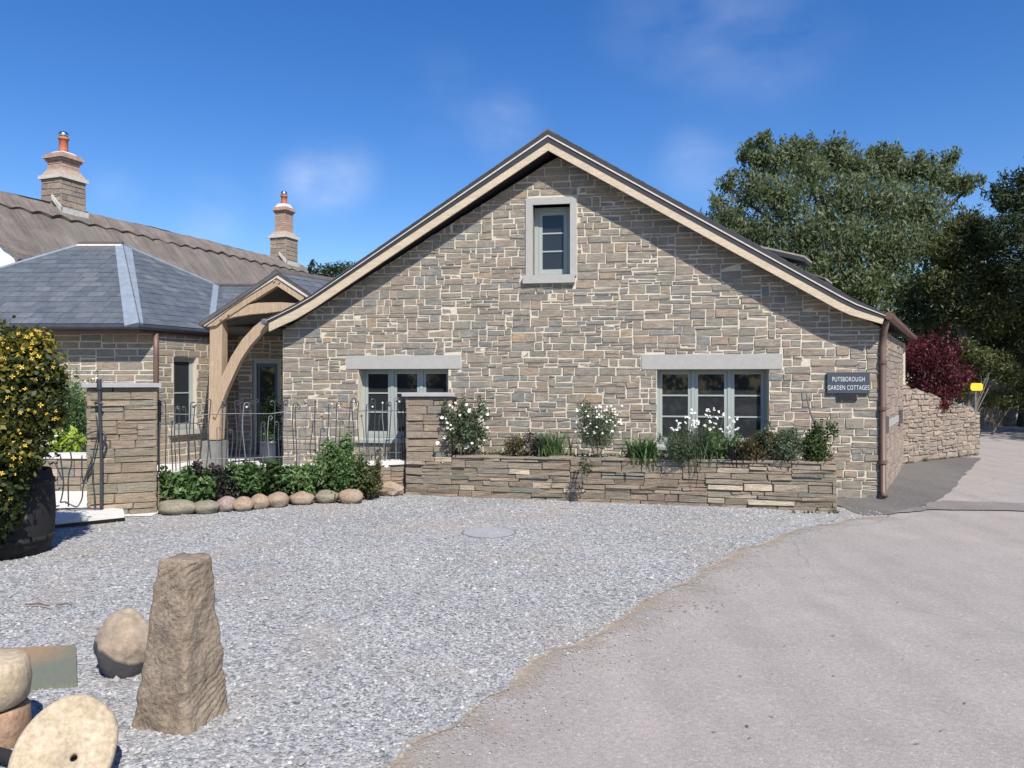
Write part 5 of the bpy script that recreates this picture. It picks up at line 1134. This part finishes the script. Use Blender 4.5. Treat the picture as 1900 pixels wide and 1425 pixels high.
V, T = foliage([((x_, -15+.8*math.sin(x_), 1.9), (2.3, 1.3, 2.2+.5*math.sin(x_*1.7))) for x_ in range(-27, 28, 3)], 15000, .34, .2, 66, .1, .5); V[:, 2] = np.maximum(V[:, 2], .01); quads('foliage', V, T, M['leaf_hedge'], hb)
fh = [(1790+26*k, 700+6*(k % 2), 34, 36+k*.5) for k in range(8)]
tree('far_hedge', fh, 9000, .2, .09, 'leaf_hedge', 'far green hedge closing the view up the lane', 'hedge', 11, trunk=((22, 38, 0), .8, .08), shell=.4)

# ================================================================== FOREGROUND STONES
def standing():
    c = gnd(321, 1352); bx, tx = .222, .116; ht_ = .80; n, m_ = 96, 150; bm = bmesh.new(); ring = []
    for j in range(m_+1):
        f = j/m_; row_ = []
        hw_ = bx+(tx-bx)*f**.85; hw_ *= 1+.025*math.sin(f*7)
        for i in range(n):
            a = 2*math.pi*i/n; ca, sa = math.cos(a), math.sin(a); p_ = 12.0                      # rounded square, corner to the camera
            a4 = a-math.pi/4; r_ = 1/(abs(math.cos(a4))**p_+abs(math.sin(a4))**p_)**(1/p_)*.74
            x, y = ca*r_*hw_*1.02, sa*r_*hw_*.95
            z = f*ht_-(.0 if f < 1 else .0)
            k = .014*noise.noise(Vector((x*5, y*5, z*4)))+.012*noise.noise(Vector((x*16, y*16, z*14)))
            dg = (abs(x)*2.2+z*1.3) if True else 0
            wob_ = 1.6*noise.noise(Vector((x*6, y*6, z*6)))
            ph_ = (z*30+abs(x)*24+wob_) if x < 0 else (z*30-abs(x)*26+wob_)
            on_ = max(0, min(1, .35+1.6*noise.noise(Vector((x*5, 3, z*3.3)))))
            k -= .0085*max(0, math.sin(ph_*6.28/1.25))*on_*.7
            row_.append(bm.verts.new((x+ca*k+.012*f, y+sa*k, z+.012*noise.noise(Vector((x*7, y*7, 9)))*f)))
        ring.append(row_)
    for j in range(m_):
        for i in range(n): bm.faces.new((ring[j][i], ring[j][(i+1) % n], ring[j+1][(i+1) % n], ring[j+1][i]))
    prev = ring[-1]
    for sc_ in (.93, .6, .25):
        row_ = []
        for i in range(n):
            p = ring[-1][i].co; row_.append(bm.verts.new((p.x*sc_, p.y*sc_, ht_+(.012 if sc_ < .9 else .009)+.012*noise.noise(Vector((p.x*sc_*14, p.y*sc_*14, 2))))))
        for i in range(n): bm.faces.new((prev[i], prev[(i+1) % n], row_[(i+1) % n], row_[i]))
        prev = row_
    bm.faces.new(prev); me = bpy.data.meshes.new('standing_stone'); bm.to_mesh(me); bm.free(); me.materials.append(M['granite']); me.polygons.foreach_set('use_smooth', [True]*len(me.polygons))
    o = bpy.data.objects.new('standing_stone', me); COL.objects.link(o); o.location = (c.x, c.y+.1, -.02); o.rotation_euler = (0, 0, R(27)); tag(o, 'tall tapered brown standing stone with tool marks on the gravel', 'standing stone')
standing()
def pear(p):
    k = 1-.38*max(0, p.z)**1.3; p.x *= k; p.y *= k; p.x -= .15*max(0, p.z)*0; return p
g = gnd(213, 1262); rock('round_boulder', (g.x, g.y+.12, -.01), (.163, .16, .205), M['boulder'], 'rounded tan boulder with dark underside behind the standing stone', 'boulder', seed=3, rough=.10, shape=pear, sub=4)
# flat slate slab on the ground
m, N_, L_, B = newmat('green_slate_slab'); n1 = noisef(N_, L_, 2.2, detail=4); n2 = noisef(N_, L_, 30, (3, .6, 1)); t_ = N_.new('ShaderNodeTexCoord'); sx_ = N_.new('ShaderNodeSeparateXYZ'); L_.new(t_.outputs['Object'], sx_.inputs[0])
ad = N_.new('ShaderNodeMath'); ad.operation = 'MULTIPLY_ADD'; ad.inputs[1].default_value = .5; L_.new(n1, ad.inputs[0]); L_.new(sx_.outputs['X'], ad.inputs[2])
c = mixc(N_, L_, step(N_, L_, ad.outputs[0], .05, .40, .85, 0), (.145, .155, .115), (.34, .20, .105)); c = mulv(N_, L_, c, n2, .85, 1.12); L_.new(c, B.inputs['Base Color']); B.inputs['Roughness'].default_value = .6; bump(N_, L_, B, n2, .003, .5)
q = [gnd(-60, 1282, .03), gnd(143, 1266, .03), gnd(141, 1196, .03), gnd(-60, 1206, .03)]; mb = MB(); mb.poly(q, -Z*.03); o = mb.build('slate_slab', m, None, origin=gnd(70, 1235, 0)); tag(o, 'flat greenish slab lying in the gravel at the left edge', 'slab')
# stone drum of two tiers and leaning disc with a hole
cdr = gnd(-46, 1392); dt = thing('stone_drum', (cdr.x, cdr.y+.05, 0), 'round sandstone block of two tiers at the bottom left edge', 'stone block')
c0 = Vector((cdr.x, cdr.y+.05, 0))
def wob(name, c, prof, mat, seed, n=40, parent=None, holes=False):
    mb = MB(); vs = []
    for r_, z in prof:
        for k in range(n):
            a = 2*math.pi*k/n; d = 1+.05*noise.noise(Vector((math.cos(a)*1.5, math.sin(a)*1.5, seed+z*3)))+.015*noise.noise(Vector((math.cos(a)*6, math.sin(a)*6, seed+z*20))); vs.append(Vector(c)+Vector((math.cos(a)*r_*d, math.sin(a)*r_*d, z)))
    m2 = len(prof); fs = [(i*n+k, i*n+(k+1) % n, (i+1)*n+(k+1) % n, (i+1)*n+k) for i in range(m2-1) for k in range(n)]+[tuple(range((m2-1)*n, m2*n))]
    mb.add(vs, fs); return mb.build(name, mat, parent, True)
wob('lower_tier', c0, [(.17, 0), (.185, .06), (.18, .15), (.165, .175), (.01, .178)], M['pinkstone'], 3, parent=dt)
wob('upper_tier', c0+Vector((.0, .0, .182)), [(.155, 0), (.182, .02), (.192, .10), (.185, .17), (.165, .20), (.12, .206), (.01, .208)], M['palestone'], 5, parent=dt)
def disc():
    c = at(120, 1398, 3.06); n = 56; R0, r0, th_ = .215, .014, .075; vs = []; prof = [(r0, th_*.5-.02, 1), (r0*1.3, th_/2, 1), (R0*.5, th_/2, 0), (R0-.02, th_/2-.002, 0), (R0-.006, th_/2-.012, 0), (R0, th_*.1, 0), (R0*.99, -th_*.35, 0), (R0-.02, -th_/2, 0), (R0*.3, -th_/2, 0), (r0, -th_/2, 1)]
    ax = Vector((.40, -.62, .68)).normalized(); a1 = Vector((1, 0, 0)); a1 = (a1-ax*a1.dot(ax)).normalized(); a2 = ax.cross(a1)
    oc = (.045, -.02); 
    for r_, z, hole in prof:
        for k in range(n):
            a = 2*math.pi*k/n; d = 1+(.05*noise.noise(Vector((math.cos(a)*1.4, math.sin(a)*1.4, 8)))+.012*noise.noise(Vector((math.cos(a)*7, math.sin(a)*7, z*30)))) * (r_ > .1)
            f = 1-min(1, r_/R0*1.2); x = math.cos(a)*r_*d*.88+oc[0]*f; y = math.sin(a)*r_*d*1.1+oc[1]*f; zz = z+.006*noise.noise(Vector((x*9, y*9, 4)))
            vs.append(c+a1*x+a2*y+ax*zz)
    m2 = len(prof); mb = MB(); mb.add(vs, [(i*n+k, i*n+(k+1) % n, (i+1)*n+(k+1) % n, (i+1)*n+k) for i in range(m2-1) for k in range(n)][::1]+[((m2-1)*n+k, (m2-1)*n+(k+1) % n, (k+1) % n, k) for k in range(n)])
    o = mb.build('stone_disc', M['palestone'], None, True, origin=(c.x, c.y, 0)); tag(o, 'pale round stone disc with small hole leaning in the corner', 'stone disc')
disc()
mb = MB(); P = [gnd(x, y, .05) for x, y in ((-80, 1392), (-20, 1396), (30, 1408), (75, 1424), (120, 1446), (160, 1480))]; mb.tube(P, [.03, .03, .028, .026, .024, .02], 10); o = mb.build('black_edging', M['blackpaint'], None, True, origin=gnd(0, 1400)); tag(o, 'smooth black curved edging in the bottom left corner', 'edging')
# manhole cover
g = gnd(907, 989); mh = thing('manhole_cover', (g.x, g.y, 0), 'round grey iron manhole cover half buried in the gravel', 'manhole cover')
M['manhole'] = plain('dusty_iron', (.29, .295, .30), .6, .15, 20, fine=True)
mb = MB(); mb.lathe((g.x, g.y, 0), [(.30, .0), (.30, .008), (.29, .009)], 32); mb.build('rim', M['irongrey'], mh)
mb = MB(); mb.lathe((g.x, g.y, .0), [(.28, .0), (.28, .010), (.27, .011)], 32); mb.build('lid', M['manhole'], mh)
# twigs
for (x0, y0, x1, y1, mt, lab) in ((47, 1121, 92, 1124, 'pot', 'short reddish twig lying on gravel near the left edge'), (104, 1122, 134, 1122, 'bark', 'short dark twig lying right of the reddish twig')):
    a, b = gnd(x0, y0, .03), gnd(x1, y1, .03); mb = MB(); mb.tube([a, a.lerp(b, .5)+Vector((0, .02, .004)), b], [.006, .007, .004], 5); o = mb.build('twig', M['bark'] if mt == 'bark' else M['brown'], None, origin=a); tag(o, lab, 'twig')
# fallen leaves and bits on the tarmac
lt = MB(); rg = random.Random(77)
for k in range(70):
    if k < 34: x, y = rg.uniform(1240, 1345), rg.gauss(1126, 5)
    else: x, y = rg.uniform(1150, 1880), rg.uniform(1000, 1380)
    g = gnd(x, y, .006)
    if in_poly(grav, np.array([g.x]), np.array([g.y]))[0]: continue
    a = rg.random()*6.28; s_ = rg.uniform(.006, .02); d = Vector((math.cos(a), math.sin(a), .1)); e = Vector((-d.y, d.x, .2))
    lt.add([g-d*s_, g+e*s_*.3+Z*.003, g+d*s_, g-e*s_*.3+Z*.002], [(0, 1, 2, 3)])
tag(lt.build('leaf_litter', M['bark']), 'dry leaf scraps and twigs scattered on the tarmac', 'litter', kind='stuff')
# a few weeds and longer blades along gravel and walls
V, T = [], []
for k in range(40):
    px = rg.uniform(1455, 1560) if k < 10 else rg.uniform(1675, 1815)
    g = gnd(px, 952 if k < 10 else 861-18*(px-1671)/147+1); v_, t_ = blades((g.x, g.y-.03, .0), .06, rg.uniform(.05, .13), 9, .008, 100+k); V.append(v_); T.append(t_)
quads('weeds', np.concatenate(V), np.concatenate(T), M['leaf_olive'], None, origin=(0, 0, 0), kind='stuff')
print('stones in gable', nst, 'objects', len(COL.objects))
